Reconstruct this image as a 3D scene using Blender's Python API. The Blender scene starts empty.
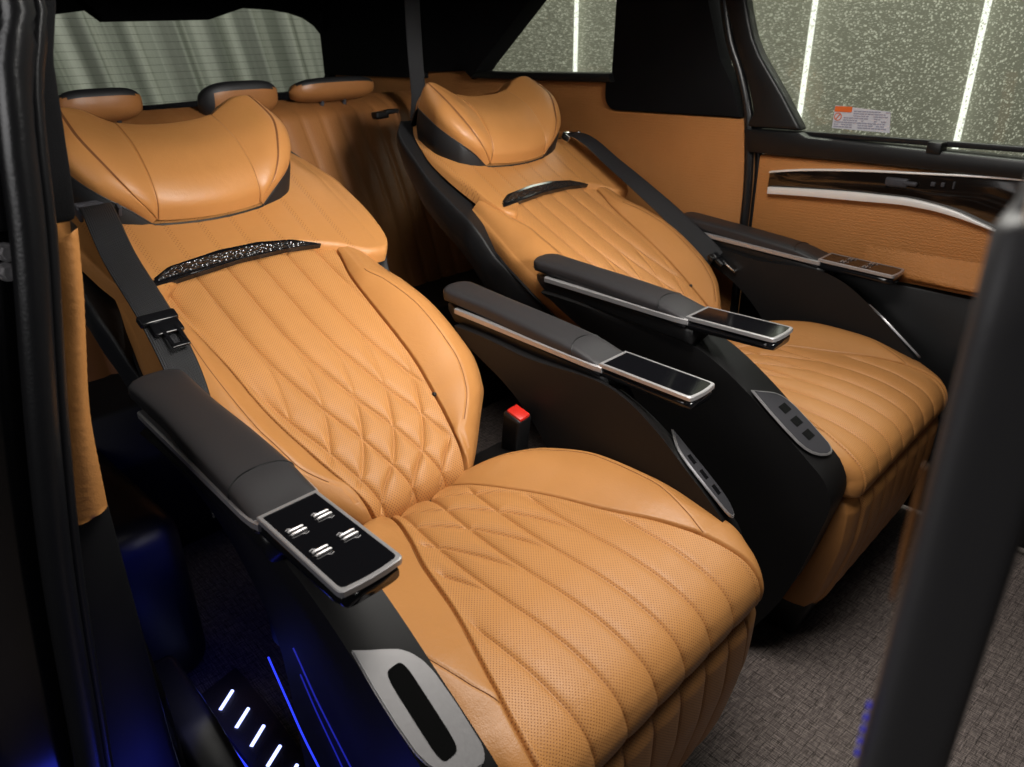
import bpy, bmesh, math, random
import numpy as np
from mathutils import Vector, Matrix
random.seed(7)
R_ = math.radians
sc = bpy.context.scene
COL = sc.collection

# ------------------------------------------------------------------ camera
cam_d = bpy.data.cameras.new('camera'); cam = bpy.data.objects.new('camera', cam_d)
COL.objects.link(cam); sc.camera = cam
CAM = Vector((0.9308, -0.6369, 1.1588)); YAW, PITCH, ROLL = R_(134.395), R_(24.808), R_(-1.046)
fw = Vector((math.cos(YAW)*math.cos(PITCH), math.sin(YAW)*math.cos(PITCH), -math.sin(PITCH)))
r0 = Vector((math.sin(YAW), -math.cos(YAW), 0)); u0 = r0.cross(fw)
rr = r0*math.cos(ROLL) + u0*math.sin(ROLL); uu = -r0*math.sin(ROLL) + u0*math.cos(ROLL)
M = Matrix((rr, uu, -fw)).transposed().to_4x4(); M.translation = CAM
cam.matrix_world = M
cam_d.sensor_width = 36; cam_d.lens = 749.35*36/1024
cam_d.clip_start = 0.02; cam_d.clip_end = 60
cam_d.dof.use_dof = True; cam_d.dof.focus_distance = 1.18; cam_d.dof.aperture_fstop = 8.0

# ------------------------------------------------------------------ world and lamps
w = bpy.data.worlds.new('World'); sc.world = w; w.use_nodes = True
w.node_tree.nodes['Background'].inputs[0].default_value = (0.75, 0.85, 1.0, 1)
w.node_tree.nodes['Background'].inputs[1].default_value = 0.012
sc.view_settings.view_transform = 'Standard'; sc.view_settings.look = 'None'
sc.view_settings.exposure = 0; sc.view_settings.gamma = 1
sc.cycles.use_denoising = True
sc.cycles.max_bounces = 8

def area(name, loc, target, sx, sy, power, col=(1, 1, 1), spread=180):
    d = bpy.data.lights.new(name, 'AREA'); d.shape = 'RECTANGLE'; d.size = sx; d.size_y = sy
    d.energy = power; d.color = col; d.spread = R_(spread)
    o = bpy.data.objects.new(name, d); COL.objects.link(o)
    o.location = loc
    o.rotation_euler = (Vector(target)-Vector(loc)).to_track_quat('-Z', 'Y').to_euler()
    return o
area('roof_softbox', (0.46, 0.14, 1.70), (0.14, 0.30, 0.45), 0.62, 0.55, 18.5, (1.0, 0.965, 0.90))
area('front_softbox', (1.95, 0.25, 1.50), (-0.45, 0.40, 0.95), 0.6, 0.35, 6.0, (1.0, 0.97, 0.92), 42)
area('doorway_softbox', (0.50, -1.70, 1.40), (0.15, 0.0, 0.6), 0.8, 0.6, 7.0, (1.0, 0.98, 0.98))
area('garage_lamp', (-0.7, 1.9, 3.4), (-0.8, 3.5, 0.9), 4.0, 0.8, 74, (0.98, 1.0, 0.93))
area('droplet_fill_light', (0.1, 3.1, 3.1), (-0.1, 1.3, 1.0), 2.4, 0.4, 44, (0.98, 1.0, 0.92))  # unseen fill lamp added to brighten the drops on the side glass
area('bench_fill_light', (-0.75, 0.55, 1.29), (-0.95, 0.5, 0.5), 0.3, 0.3, 0.35, (1.0, 0.95, 0.88))  # invented fill light, added to lift the dark rear bench
area('garage_rear_lamp', (-3.3, 0.6, 2.6), (-4.3, 0.8, 0.9), 2.0, 0.5, 16, (1.0, 1.0, 0.96))

def blue(loc, power, size=0.01):
    d = bpy.data.lights.new('footwell_lamp', 'POINT'); d.energy = power; d.color = (0.05, 0.09, 1.0)
    d.shadow_soft_size = size
    o = bpy.data.objects.new('footwell_lamp', d); COL.objects.link(o); o.location = loc
blue((-0.14, -0.335, 0.12), 0.05, 0.02)

area('footwell_blue_strip', (-0.10, -0.30, 0.34), (-0.30, -0.42, 0.30), 0.34, 0.30, 0.2, (0.04, 0.07, 1.0))
area('sill_blue_strip', (0.32, -0.50, 0.16), (0.12, -0.47, 0.52), 0.25, 0.06, 0.22, (0.04, 0.06, 1.0))
# ------------------------------------------------------------------ materials
def mat(name):
    m = bpy.data.materials.new(name); m.use_nodes = True
    nt = m.node_tree; b = nt.nodes['Principled BSDF']
    return m, nt, b
def setc(b, col, rough=0.5, metal=0.0, spec=0.5, coat=0.0):
    b.inputs['Base Color'].default_value = (*col, 1); b.inputs['Roughness'].default_value = rough
    b.inputs['Metallic'].default_value = metal; b.inputs['Specular IOR Level'].default_value = spec
    b.inputs['Coat Weight'].default_value = coat
def N(nt, t, **kw):
    n = nt.nodes.new(t)
    for k, v in kw.items(): setattr(n, k, v)
    return n
def math_n(nt, op, a, b=None, clamp=False):
    n = nt.nodes.new('ShaderNodeMath'); n.operation = op; n.use_clamp = clamp
    for i, x in enumerate((a, b)):
        if x is None: continue
        if isinstance(x, (int, float)): n.inputs[i].default_value = x
        else: nt.links.new(x, n.inputs[i])
    return n.outputs[0]
def bump(nt, b, height, strength, dist, prev=None):
    n = nt.nodes.new('ShaderNodeBump'); n.inputs['Strength'].default_value = strength
    n.inputs['Distance'].default_value = dist
    nt.links.new(height, n.inputs['Height'])
    if prev: nt.links.new(prev, n.inputs['Normal'])
    nt.links.new(n.outputs[0], b.inputs['Normal'])
    return n.outputs[0]
def noise(nt, coord, scale, detail=2, rough=0.5, vec_scale=None):
    n = nt.nodes.new('ShaderNodeTexNoise'); n.inputs['Scale'].default_value = scale
    n.inputs['Detail'].default_value = detail; n.inputs['Roughness'].default_value = rough
    if vec_scale:
        mp = nt.nodes.new('ShaderNodeMapping'); mp.inputs['Scale'].default_value = vec_scale
        nt.links.new(coord, mp.inputs[0]); coord = mp.outputs[0]
    nt.links.new(coord, n.inputs['Vector'])
    return n.outputs['Fac']
def mixc(nt, fac, a, b):
    n = nt.nodes.new('ShaderNodeMix'); n.data_type = 'RGBA'
    nt.links.new(fac, n.inputs[0])
    for x, i in ((a, 6), (b, 7)):
        if isinstance(x, tuple): n.inputs[i].default_value = (*x, 1)
        else: nt.links.new(x, n.inputs[i])
    return n.outputs[2]

TAN = (0.465, 0.208, 0.064); TAN_D = (0.39, 0.17, 0.050)
def leather(name, col, col2, rough=0.41, grain=520.0, gs=0.25, gd=0.0006, perf=None, spec=0.35):
    m, nt, b = mat(name); setc(b, col, rough, 0, spec)
    tc = N(nt, 'ShaderNodeTexCoord'); oc = tc.outputs['Object']
    f = noise(nt, oc, 9.0, 3)
    c = mixc(nt, f, col, col2)
    v = N(nt, 'ShaderNodeTexVoronoi'); v.inputs['Scale'].default_value = grain
    nt.links.new(oc, v.inputs['Vector'])
    nrm = bump(nt, b, v.outputs['Distance'], gs, gd)
    f2 = noise(nt, oc, 30.0, 4, 0.6)
    nrm = bump(nt, b, f2, 0.22, 0.005, nrm)
    f3 = noise(nt, oc, 1.0, 4, 0.6, (60, 16, 60))
    nrm = bump(nt, b, f3, 0.10, 0.004, nrm)
    mr0 = N(nt, 'ShaderNodeMapRange'); mr0.inputs[3].default_value = rough-.09; mr0.inputs[4].default_value = rough+.09
    nt.links.new(f2, mr0.inputs[0]); nt.links.new(mr0.outputs[0], b.inputs['Roughness'])
    if perf:
        sp = N(nt, 'ShaderNodeSeparateXYZ'); nt.links.new(tc.outputs['UV'], sp.inputs[0])
        k = 2*math.pi/perf
        sx = math_n(nt, 'COSINE', math_n(nt, 'MULTIPLY', sp.outputs[0], k))
        sy = math_n(nt, 'COSINE', math_n(nt, 'MULTIPLY', sp.outputs[1], k))
        pr = math_n(nt, 'MULTIPLY', sx, sy)
        mr = N(nt, 'ShaderNodeMapRange'); mr.inputs[1].default_value = 0.45; mr.inputs[2].default_value = 0.8
        nt.links.new(pr, mr.inputs[0]); dots = mr.outputs[0]
        c = mixc(nt, math_n(nt, 'MULTIPLY', dots, 0.92), c, (0.16, 0.055, 0.016))
        inv = math_n(nt, 'SUBTRACT', 1.0, dots)
        nrm = bump(nt, b, inv, 0.35, 0.001, nrm)
    nt.links.new(c, b.inputs['Base Color'])
    return m
M_TAN = leather('tan_leather', TAN, TAN_D)
M_PERF = leather('perforated_tan_leather', (0.51, 0.233, 0.074), TAN, perf=0.0050, rough=0.45)
M_SEAM = leather('seam_thread', (0.16, 0.055, 0.015), (0.14, 0.05, 0.013), rough=0.8)
# shoulder leather: rows of punched holes along the channels
def dotted_leather():
    m = leather('dotted_tan_leather', TAN, TAN_D)
    nt = m.node_tree; b = nt.nodes['Principled BSDF']
    tc = N(nt, 'ShaderNodeTexCoord'); sp = N(nt, 'ShaderNodeSeparateXYZ'); nt.links.new(tc.outputs['UV'], sp.inputs[0])
    p = 0.0625
    x = math_n(nt, 'ABSOLUTE', math_n(nt, 'SUBTRACT', math_n(nt, 'PINGPONG', sp.outputs[0], p), p/2))
    near = math_n(nt, 'MULTIPLY', math_n(nt, 'LESS_THAN', x, 0.0058), math_n(nt, 'LESS_THAN', math_n(nt, 'ABSOLUTE', sp.outputs[0]), 0.255))
    k = 2*math.pi/0.0075
    pr = math_n(nt, 'MULTIPLY', math_n(nt, 'COSINE', math_n(nt, 'MULTIPLY', sp.outputs[0], k)), math_n(nt, 'COSINE', math_n(nt, 'MULTIPLY', sp.outputs[1], k)))
    dots = math_n(nt, 'MULTIPLY', math_n(nt, 'GREATER_THAN', pr, 0.55), near)
    old = b.inputs['Base Color'].links[0].from_socket
    nt.links.new(mixc(nt, math_n(nt, 'MULTIPLY', dots, 0.6), old, (0.14, 0.045, 0.012)), b.inputs['Base Color'])
    return m
M_DOT = dotted_leather()
def grained(name, col, col2):
    m, nt, b = mat(name); setc(b, col, 0.55, 0, 0.3)
    tc = N(nt, 'ShaderNodeTexCoord'); oc = tc.outputs['Object']
    wv = N(nt, 'ShaderNodeTexWave'); wv.bands_direction = 'Z'; wv.inputs['Scale'].default_value = 42; wv.inputs['Distortion'].default_value = 9
    wv.inputs['Detail'].default_value = 2; wv.inputs['Detail Scale'].default_value = 3.6; wv.inputs['Detail Roughness'].default_value = 0.6
    nt.links.new(oc, wv.inputs['Vector'])
    n1 = bump(nt, b, wv.outputs['Fac'], 0.45, 0.0025)
    bump(nt, b, noise(nt, oc, 240, 3), 0.25, 0.0015, n1)
    nt.links.new(mixc(nt, noise(nt, oc, 14, 4), col, col2), b.inputs['Base Color'])
    return m
M_TRIM = grained('grained_tan_trim', (0.43, 0.178, 0.052), (0.37, 0.150, 0.042))
M_BENCH = leather('dim_tan_leather', (0.24, 0.098, 0.031), (0.20, 0.082, 0.025), grain=300)  # tan leather darkened in colour to stand in for the dim rear cabin
def black(name, col, rough, grain=400, gs=0.2, gd=0.0006, spec=0.4, var=0.5):
    m, nt, b = mat(name); setc(b, col, rough, 0, spec)
    tc = N(nt, 'ShaderNodeTexCoord'); oc = tc.outputs['Object']
    v = N(nt, 'ShaderNodeTexVoronoi'); v.inputs['Scale'].default_value = grain
    nt.links.new(oc, v.inputs['Vector']); n1 = bump(nt, b, v.outputs['Distance'], gs, gd)
    f = noise(nt, oc, 11, 3)
    nt.links.new(mixc(nt, f, col, tuple(c*var for c in col)), b.inputs['Base Color'])
    return m
M_PAD = black('charcoal_soft_leather', (0.025, 0.023, 0.0245), 0.46, 900, 0.2, 0.0005, 0.35, 0.8)
M_SHELL = black('black_seat_back_leather', (0.010, 0.010, 0.011), 0.55, 600, 0.25)
M_PANEL = black('charcoal_moulded_plastic', (0.0075, 0.0070, 0.0073), 0.52, 1500, 0.15, 0.0003, 0.25, 0.85)
M_POST = black('charcoal_post_plastic', (0.062, 0.059, 0.060), 0.55, 700, 0.15, 0.0003, 0.4, 0.9)
M_SUEDE = black('black_suede_cloth', (0.008, 0.008, 0.009), 0.95, 1200, 0.4, 0.001, 0.1)
M_GLOSS = black('gloss_black_plastic', (0.006, 0.006, 0.007), 0.12, 40, 0.0, 0.0001, 0.5, 0.9)
M_SATIN = black('satin_black_plastic', (0.0065, 0.0065, 0.007), 0.40, 900, 0.15, 0.0003, 0.35, 0.8)
M_RUBBER = black('door_seal_rubber', (0.010, 0.010, 0.011), 0.3, 300, 0.15, 0.0006, 0.5, 0.7)
def metal(name, col, rough, mt=1.0):
    m, nt, b = mat(name); setc(b, col, rough, mt)
    tc = N(nt, 'ShaderNodeTexCoord')
    f = noise(nt, tc.outputs['Object'], 60, 3, 0.5, (1, 8, 8))
    mr = N(nt, 'ShaderNodeMapRange'); mr.inputs[3].default_value = rough*0.8; mr.inputs[4].default_value = rough*1.25
    nt.links.new(f, mr.inputs[0]); nt.links.new(mr.outputs[0], b.inputs['Roughness'])
    return m
M_ALU = metal('brushed_aluminium', (0.42, 0.405, 0.41), 0.36, 0.65)
M_DALU = metal('dark_brushed_metal', (0.045, 0.044, 0.050), 0.5, 0.1)
M_DALU.node_tree.nodes['Principled BSDF'].inputs['Specular IOR Level'].default_value = 0.15
M_PALE = metal('pale_satin_metal', (0.80, 0.78, 0.76), 0.4, 0.35)
M_CHROME = metal('bright_chrome', (0.85, 0.85, 0.86), 0.12)
def grille_mat():
    m, nt, b = mat('faceted_black_grille'); setc(b, (0.010, 0.010, 0.011), 0.27, 0.1, 0.8)
    tc = N(nt, 'ShaderNodeTexCoord')
    v = N(nt, 'ShaderNodeTexVoronoi'); v.inputs['Scale'].default_value = 190
    mp = N(nt, 'ShaderNodeMapping'); mp.inputs['Scale'].default_value = (1, 0.6, 1)
    nt.links.new(tc.outputs['Object'], mp.inputs[0]); nt.links.new(mp.outputs[0], v.inputs['Vector'])
    bump(nt, b, v.outputs['Distance'], 1.0, 0.006)
    return m
M_GRILLE = grille_mat()
def webbing():
    m, nt, b = mat('black_belt_webbing'); setc(b, (0.013, 0.013, 0.015), 0.6, 0, 0.4)
    tc = N(nt, 'ShaderNodeTexCoord'); sp = N(nt, 'ShaderNodeSeparateXYZ'); nt.links.new(tc.outputs['UV'], sp.inputs[0])
    a = math_n(nt, 'SINE', math_n(nt, 'MULTIPLY', sp.outputs[0], 2*math.pi/0.0035))
    c = math_n(nt, 'SINE', math_n(nt, 'MULTIPLY', math_n(nt, 'ADD', sp.outputs[1], math_n(nt, 'MULTIPLY', sp.outputs[0], 0.6)), 2*math.pi/0.003))
    bump(nt, b, math_n(nt, 'ADD', a, math_n(nt, 'MULTIPLY', c, 0.5)), 0.5, 0.0008)
    return m
M_BELT = webbing()
def carpet():
    m, nt, b = mat('woven_carpet'); setc(b, (0.1, 0.085, 0.08), 0.95, 0, 0.15)
    tc = N(nt, 'ShaderNodeTexCoord'); oc = tc.outputs['Object']
    mp = N(nt, 'ShaderNodeMapping'); mp.inputs['Rotation'].default_value = (0, 0, R_(4)); nt.links.new(oc, mp.inputs[0]); v0 = mp.outputs[0]
    a = noise(nt, v0, 1.0, 3, 0.6, (38, 420, 1))
    c = noise(nt, v0, 1.0, 3, 0.6, (420, 38, 1))
    nz = N(nt, 'ShaderNodeTexNoise'); nz.inputs['Scale'].default_value = 70; nt.links.new(v0, nz.inputs['Vector'])
    scl = N(nt, 'ShaderNodeVectorMath'); scl.operation = 'SCALE'; scl.inputs['Scale'].default_value = 0.006
    nt.links.new(nz.outputs['Color'], scl.inputs[0])
    fs = []
    for ang, bw, rh in ((0, .034, .0125), (90, .043, .017), (0, .05, .0047)):
        mpp = N(nt, 'ShaderNodeMapping'); mpp.inputs['Rotation'].default_value = (0, 0, R_(ang+4)); nt.links.new(oc, mpp.inputs[0])
        ad = N(nt, 'ShaderNodeVectorMath'); ad.operation = 'ADD'; nt.links.new(mpp.outputs[0], ad.inputs[0]); nt.links.new(scl.outputs[0], ad.inputs[1])
        br = N(nt, 'ShaderNodeTexBrick'); br.offset = 0.37; br.squash = 0.55; br.squash_frequency = 3
        br.inputs['Scale'].default_value = 1; br.inputs['Brick Width'].default_value = bw; br.inputs['Row Height'].default_value = rh
        br.inputs['Mortar Size'].default_value = 0.0007; br.inputs['Mortar Smooth'].default_value = 0.5
        nt.links.new(ad.outputs[0], br.inputs['Vector']); fs.append(br.outputs['Fac'])
    gap = math_n(nt, 'MULTIPLY', noise(nt, oc, 55, 2), 1.5)
    lines = math_n(nt, 'MULTIPLY', math_n(nt, 'MAXIMUM', math_n(nt, 'MAXIMUM', fs[0], fs[1]), math_n(nt, 'MULTIPLY', fs[2], .55)), gap, True)
    mx = math_n(nt, 'MAXIMUM', a, c)
    big = noise(nt, oc, 7, 3)
    ramp = N(nt, 'ShaderNodeMapRange'); ramp.inputs[1].default_value = 0.42; ramp.inputs[2].default_value = 0.75
    nt.links.new(mx, ramp.inputs[0])
    col = mixc(nt, ramp.outputs[0], (0.085, 0.069, 0.064), (0.40, 0.33, 0.305))
    col = mixc(nt, math_n(nt, 'MULTIPLY', big, 0.3), col, (0.08, 0.065, 0.06))
    col = mixc(nt, math_n(nt, 'MULTIPLY', lines, 0.9), col, (0.02, 0.016, 0.015))
    nt.links.new(col, b.inputs['Base Color'])
    n1 = bump(nt, b, mx, 0.8, 0.003)
    bump(nt, b, math_n(nt, 'SUBTRACT', 1.0, lines), 0.5, 0.002, n1)
    return m
M_CARPET = carpet()
def emit(name, col, s):
    m, nt, b = mat(name); setc(b, (0.02, 0.02, 0.02), 0.4)
    b.inputs['Emission Color'].default_value = (*col, 1); b.inputs['Emission Strength'].default_value = s
    return m
M_BLUEWHITE = emit('lit_blue_white_bar', (0.35, 0.42, 1.0), 4.0)
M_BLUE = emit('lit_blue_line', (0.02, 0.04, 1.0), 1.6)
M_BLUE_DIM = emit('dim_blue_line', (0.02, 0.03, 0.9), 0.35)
M_TUBE = emit('lit_tube', (0.98, 1.0, 0.92), 1.6)
def plain(name, col, rough=0.5, spec=0.5):
    m, nt, b = mat(name); setc(b, col, rough, 0, spec)
    tc = N(nt, 'ShaderNodeTexCoord')
    nt.links.new(mixc(nt, noise(nt, tc.outputs['Object'], 25, 3), col, tuple(c*0.85 for c in col)), b.inputs['Base Color'])
    return m
M_PLATE = black('brown_black_step_plastic', (0.05, 0.042, 0.045), 0.4, 300, 0.4, 0.001, 0.4, 0.7)
M_RED = plain('red_button', (0.55, 0.02, 0.012), 0.35)
M_WHITE = plain('white_print', (0.52, 0.51, 0.55), 0.6)
M_HOLE = plain('black_recess', (0.003, 0.003, 0.003), 0.9, 0.05)
M_GREYPRINT = plain('grey_print', (0.30, 0.29, 0.36), 0.6)
M_ORANGE = plain('orange_print', (0.70, 0.13, 0.02), 0.5)
M_SKINTONE = plain('pale_cream_cap', (0.7, 0.55, 0.42), 0.4)
def screen_mat():
    m, nt, b = mat('black_glass_screen'); setc(b, (0.004, 0.004, 0.005), 0.06, 0, 0.6)
    tc = N(nt, 'ShaderNodeTexCoord')
    f = noise(nt, tc.outputs['Object'], 30, 3)
    mr = N(nt, 'ShaderNodeMapRange'); mr.inputs[3].default_value = 0.04; mr.inputs[4].default_value = 0.10
    nt.links.new(f, mr.inputs[0]); nt.links.new(mr.outputs[0], b.inputs['Roughness'])
    return m
M_SCREEN = screen_mat()
def glass(name, drops=True, wires=False):
    m, nt, b = mat(name); nt.nodes.remove(b)
    out = nt.nodes['Material Output']
    tr = N(nt, 'ShaderNodeBsdfTransparent'); tr.inputs[0].default_value = (0.88, 0.9, 0.86, 1)
    gl = N(nt, 'ShaderNodeBsdfGlossy'); gl.inputs['Roughness'].default_value = 0.03; gl.inputs[0].default_value = (1, 1, 1, 1)
    mx = N(nt, 'ShaderNodeMixShader'); mx.inputs[0].default_value = 0.03 if drops else 0.006
    nt.links.new(tr.outputs[0], mx.inputs[1]); nt.links.new(gl.outputs[0], mx.inputs[2])
    last = mx.outputs[0]
    tc = N(nt, 'ShaderNodeTexCoord'); oc = tc.outputs['Object']
    if drops:
        def layer(scale, thr, vs, keep):
            v = N(nt, 'ShaderNodeTexVoronoi'); v.inputs['Scale'].default_value = scale
            mp = N(nt, 'ShaderNodeMapping'); mp.inputs['Scale'].default_value = vs
            nt.links.new(oc, mp.inputs[0]); nt.links.new(mp.outputs[0], v.inputs['Vector'])
            d = math_n(nt, 'LESS_THAN', v.outputs['Distance'], thr)
            sp = N(nt, 'ShaderNodeSeparateColor'); nt.links.new(v.outputs['Color'], sp.inputs[0])
            return math_n(nt, 'MULTIPLY', d, math_n(nt, 'LESS_THAN', sp.outputs[0], keep)), v.outputs['Distance']
        d1, h1 = layer(330, 0.32, (1, 0.001, 0.42), 0.36)
        d2, h2 = layer(560, 0.32, (1, 0.001, 0.6), 0.26)
        d = math_n(nt, 'MAXIMUM', d1, d2)
        rf = N(nt, 'ShaderNodeBsdfTranslucent'); rf.inputs[0].default_value = (0.9, 0.9, 0.78, 1)
        df = N(nt, 'ShaderNodeBsdfGlass'); df.inputs['IOR'].default_value = 1.2; df.inputs['Roughness'].default_value = 0.05
        bp = N(nt, 'ShaderNodeBump'); bp.inputs['Strength'].default_value = 1; bp.inputs['Distance'].default_value = 0.01
        nt.links.new(h1, bp.inputs['Height']); nt.links.new(bp.outputs[0], df.inputs['Normal'])
        m2 = N(nt, 'ShaderNodeMixShader'); m2.inputs[0].default_value = 0.25
        nt.links.new(rf.outputs[0], m2.inputs[1]); nt.links.new(df.outputs[0], m2.inputs[2])
        m3 = N(nt, 'ShaderNodeMixShader'); nt.links.new(math_n(nt, 'MULTIPLY', d, 0.9), m3.inputs[0])
        nt.links.new(last, m3.inputs[1]); nt.links.new(m2.outputs[0], m3.inputs[2]); last = m3.outputs[0]
    if wires:
        sp = N(nt, 'ShaderNodeSeparateXYZ'); nt.links.new(oc, sp.inputs[0])
        z = math_n(nt, 'FRACT', math_n(nt, 'DIVIDE', sp.outputs[2], 0.0245))
        ln = math_n(nt, 'LESS_THAN', math_n(nt, 'ABSOLUTE', math_n(nt, 'SUBTRACT', z, 0.5)), 0.03)
        df = N(nt, 'ShaderNodeBsdfDiffuse'); df.inputs[0].default_value = (0.05, 0.05, 0.045, 1)
        m3 = N(nt, 'ShaderNodeMixShader'); nt.links.new(math_n(nt, 'MULTIPLY', ln, 0.32), m3.inputs[0])
        nt.links.new(last, m3.inputs[1]); nt.links.new(df.outputs[0], m3.inputs[2]); last = m3.outputs[0]
    nt.links.new(last, out.inputs[0])
    return m
M_GLASS = glass('wet_window_glass'); M_RGLASS = glass('heated_rear_glass', False, True)
def wall_mat():
    m, nt, b = mat('garage_wall_paint'); setc(b, (0.30, 0.30, 0.25), 0.6, 0, 0.3)
    tc = N(nt, 'ShaderNodeTexCoord'); oc = tc.outputs['Object']
    f = noise(nt, oc, 1.3, 4)
    nt.links.new(mixc(nt, f, (0.36, 0.35, 0.29), (0.31, 0.305, 0.25)), b.inputs['Base Color'])
    bump(nt, b, noise(nt, oc, 80, 4), 0.2, 0.004)
    return m
M_WALL = wall_mat()
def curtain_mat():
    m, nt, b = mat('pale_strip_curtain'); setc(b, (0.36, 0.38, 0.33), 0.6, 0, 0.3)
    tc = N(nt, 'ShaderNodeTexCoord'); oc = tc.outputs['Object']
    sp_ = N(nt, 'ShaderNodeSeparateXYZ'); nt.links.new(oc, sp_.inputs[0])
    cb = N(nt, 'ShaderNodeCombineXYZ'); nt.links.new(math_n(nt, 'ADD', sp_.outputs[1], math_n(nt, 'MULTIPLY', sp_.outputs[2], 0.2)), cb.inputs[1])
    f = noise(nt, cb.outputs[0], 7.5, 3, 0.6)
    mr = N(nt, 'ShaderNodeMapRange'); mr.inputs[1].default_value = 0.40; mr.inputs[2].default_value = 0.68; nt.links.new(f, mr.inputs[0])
    nt.links.new(mixc(nt, mr.outputs[0], (0.24, 0.25, 0.22), (0.62, 0.62, 0.57)), b.inputs['Base Color'])  # bright bands of the lit pleats put into the colour
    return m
M_CURTAIN = curtain_mat()
def wood_mat():
    m, nt, b = mat('dark_gloss_wood'); setc(b, (0.01, 0.006, 0.004), 0.10, 0, 0.6, 0.3)
    tc = N(nt, 'ShaderNodeTexCoord')
    f = noise(nt, tc.outputs['Object'], 6, 5, 0.65, (2.0, 1, 22))
    mr = N(nt, 'ShaderNodeMapRange'); mr.inputs[1].default_value = 0.52; mr.inputs[2].default_value = 0.70
    nt.links.new(f, mr.inputs[0])
    nt.links.new(mixc(nt, mr.outputs[0], (0.006, 0.004, 0.003), (0.035, 0.018, 0.010)), b.inputs['Base Color'])
    return m
M_WOOD = wood_mat()

# ------------------------------------------------------------------ mesh helpers
def link(name, me, m=None, parent=None):
    o = bpy.data.objects.new(name, me); COL.objects.link(o)
    if m is not None:
        for x in (m if isinstance(m, (list, tuple)) else [m]): me.materials.append(x)
    if parent is not None: o.parent = parent
    return o
def empty(name, loc=(0, 0, 0)):
    o = bpy.data.objects.new(name, None); COL.objects.link(o); o.location = loc; o.empty_display_size = 0.1
    return o
def tag(o, label, cat=None, group=None, kind=None):
    if label: o['label'] = label
    if cat: o['category'] = cat
    if group: o['group'] = group
    if kind: o['kind'] = kind
    return o
def sp(x, xs, ys):
    """smooth interpolation through (xs, ys) with limited slopes"""
    x = np.asarray(x, float); xs = np.asarray(xs, float); ys = np.asarray(ys, float)
    h = np.diff(xs); d = np.diff(ys)/h
    m = np.zeros_like(ys); m[0] = d[0]; m[-1] = d[-1]
    for i in range(1, len(xs)-1):
        m[i] = 0 if d[i-1]*d[i] <= 0 else 2*d[i-1]*d[i]/(d[i-1]+d[i])
    xc = np.clip(x, xs[0], xs[-1]); i = np.clip(np.searchsorted(xs, xc)-1, 0, len(h)-1)
    t = (xc-xs[i])/h[i]; t2 = t*t; t3 = t2*t
    return (2*t3-3*t2+1)*ys[i]+(t3-2*t2+t)*h[i]*m[i]+(-2*t3+3*t2)*ys[i+1]+(t3-t2)*h[i]*m[i+1]
def sstep(t): t = np.clip(t, 0, 1); return t*t*(3-2*t)
def normals(P):
    du = np.gradient(P, axis=0); dv = np.gradient(P, axis=1)
    n = np.cross(du, dv); n /= np.linalg.norm(n, axis=2, keepdims=True)+1e-12
    return n
def grid_mesh(name, P, UV=None, idx=None, wrap=False, flip=False):
    nu, nv = P.shape[:2]
    me = bpy.data.meshes.new(name)
    me.vertices.add(nu*nv); me.vertices.foreach_set('co', P.reshape(-1).astype(np.float32))
    iu = np.arange(nu if wrap else nu-1); iv = np.arange(nv-1)
    I, J = np.meshgrid(iu, iv, indexing='ij'); I2 = (I+1) % nu
    q = np.stack([I*nv+J, I2*nv+J, I2*nv+J+1, I*nv+J+1], -1).reshape(-1, 4)
    if flip: q = q[:, ::-1]
    nf = len(q)
    me.loops.add(nf*4); me.loops.foreach_set('vertex_index', q.reshape(-1).astype(np.int32))
    me.polygons.add(nf); me.polygons.foreach_set('loop_start', np.arange(0, nf*4, 4, dtype=np.int32))
    me.polygons.foreach_set('loop_total', np.full(nf, 4, np.int32))
    me.polygons.foreach_set('use_smooth', np.ones(nf, bool))
    if idx is not None:
        f = idx.reshape(-1)[q[:, 0]]
        me.polygons.foreach_set('material_index', f.astype(np.int32))
    if UV is not None:
        l = me.uv_layers.new(name='UVMap')
        l.data.foreach_set('uv', UV.reshape(-1, 2)[q.reshape(-1)].reshape(-1).astype(np.float32))
    me.update(calc_edges=True); me.validate()
    return me
def bm_mesh(name, bm, smooth=True, angle=40):
    bmesh.ops.recalc_face_normals(bm, faces=bm.faces)
    me = bpy.data.meshes.new(name); bm.to_mesh(me); bm.free()
    if smooth:
        me.polygons.foreach_set('use_smooth', [True]*len(me.polygons))
        try: me.set_sharp_from_angle(angle=R_(angle))
        except Exception: pass
    return me
def rbox(bm, c, s, bev=0.003, seg=3, rot=None):
    """a box with rounded edges, centre c, full size s"""
    t = bmesh.new(); bmesh.ops.create_cube(t, size=1)
    bmesh.ops.scale(t, vec=s, verts=t.verts)
    if bev: bmesh.ops.bevel(t, geom=t.edges[:], offset=bev, segments=seg, affect='EDGES', profile=0.5)
    if rot is not None: bmesh.ops.transform(t, matrix=rot.to_4x4(), verts=t.verts)
    bmesh.ops.translate(t, vec=c, verts=t.verts)
    tmp = bpy.data.meshes.new('t'); t.to_mesh(tmp); t.free(); bm.from_mesh(tmp); bpy.data.meshes.remove(tmp)
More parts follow.
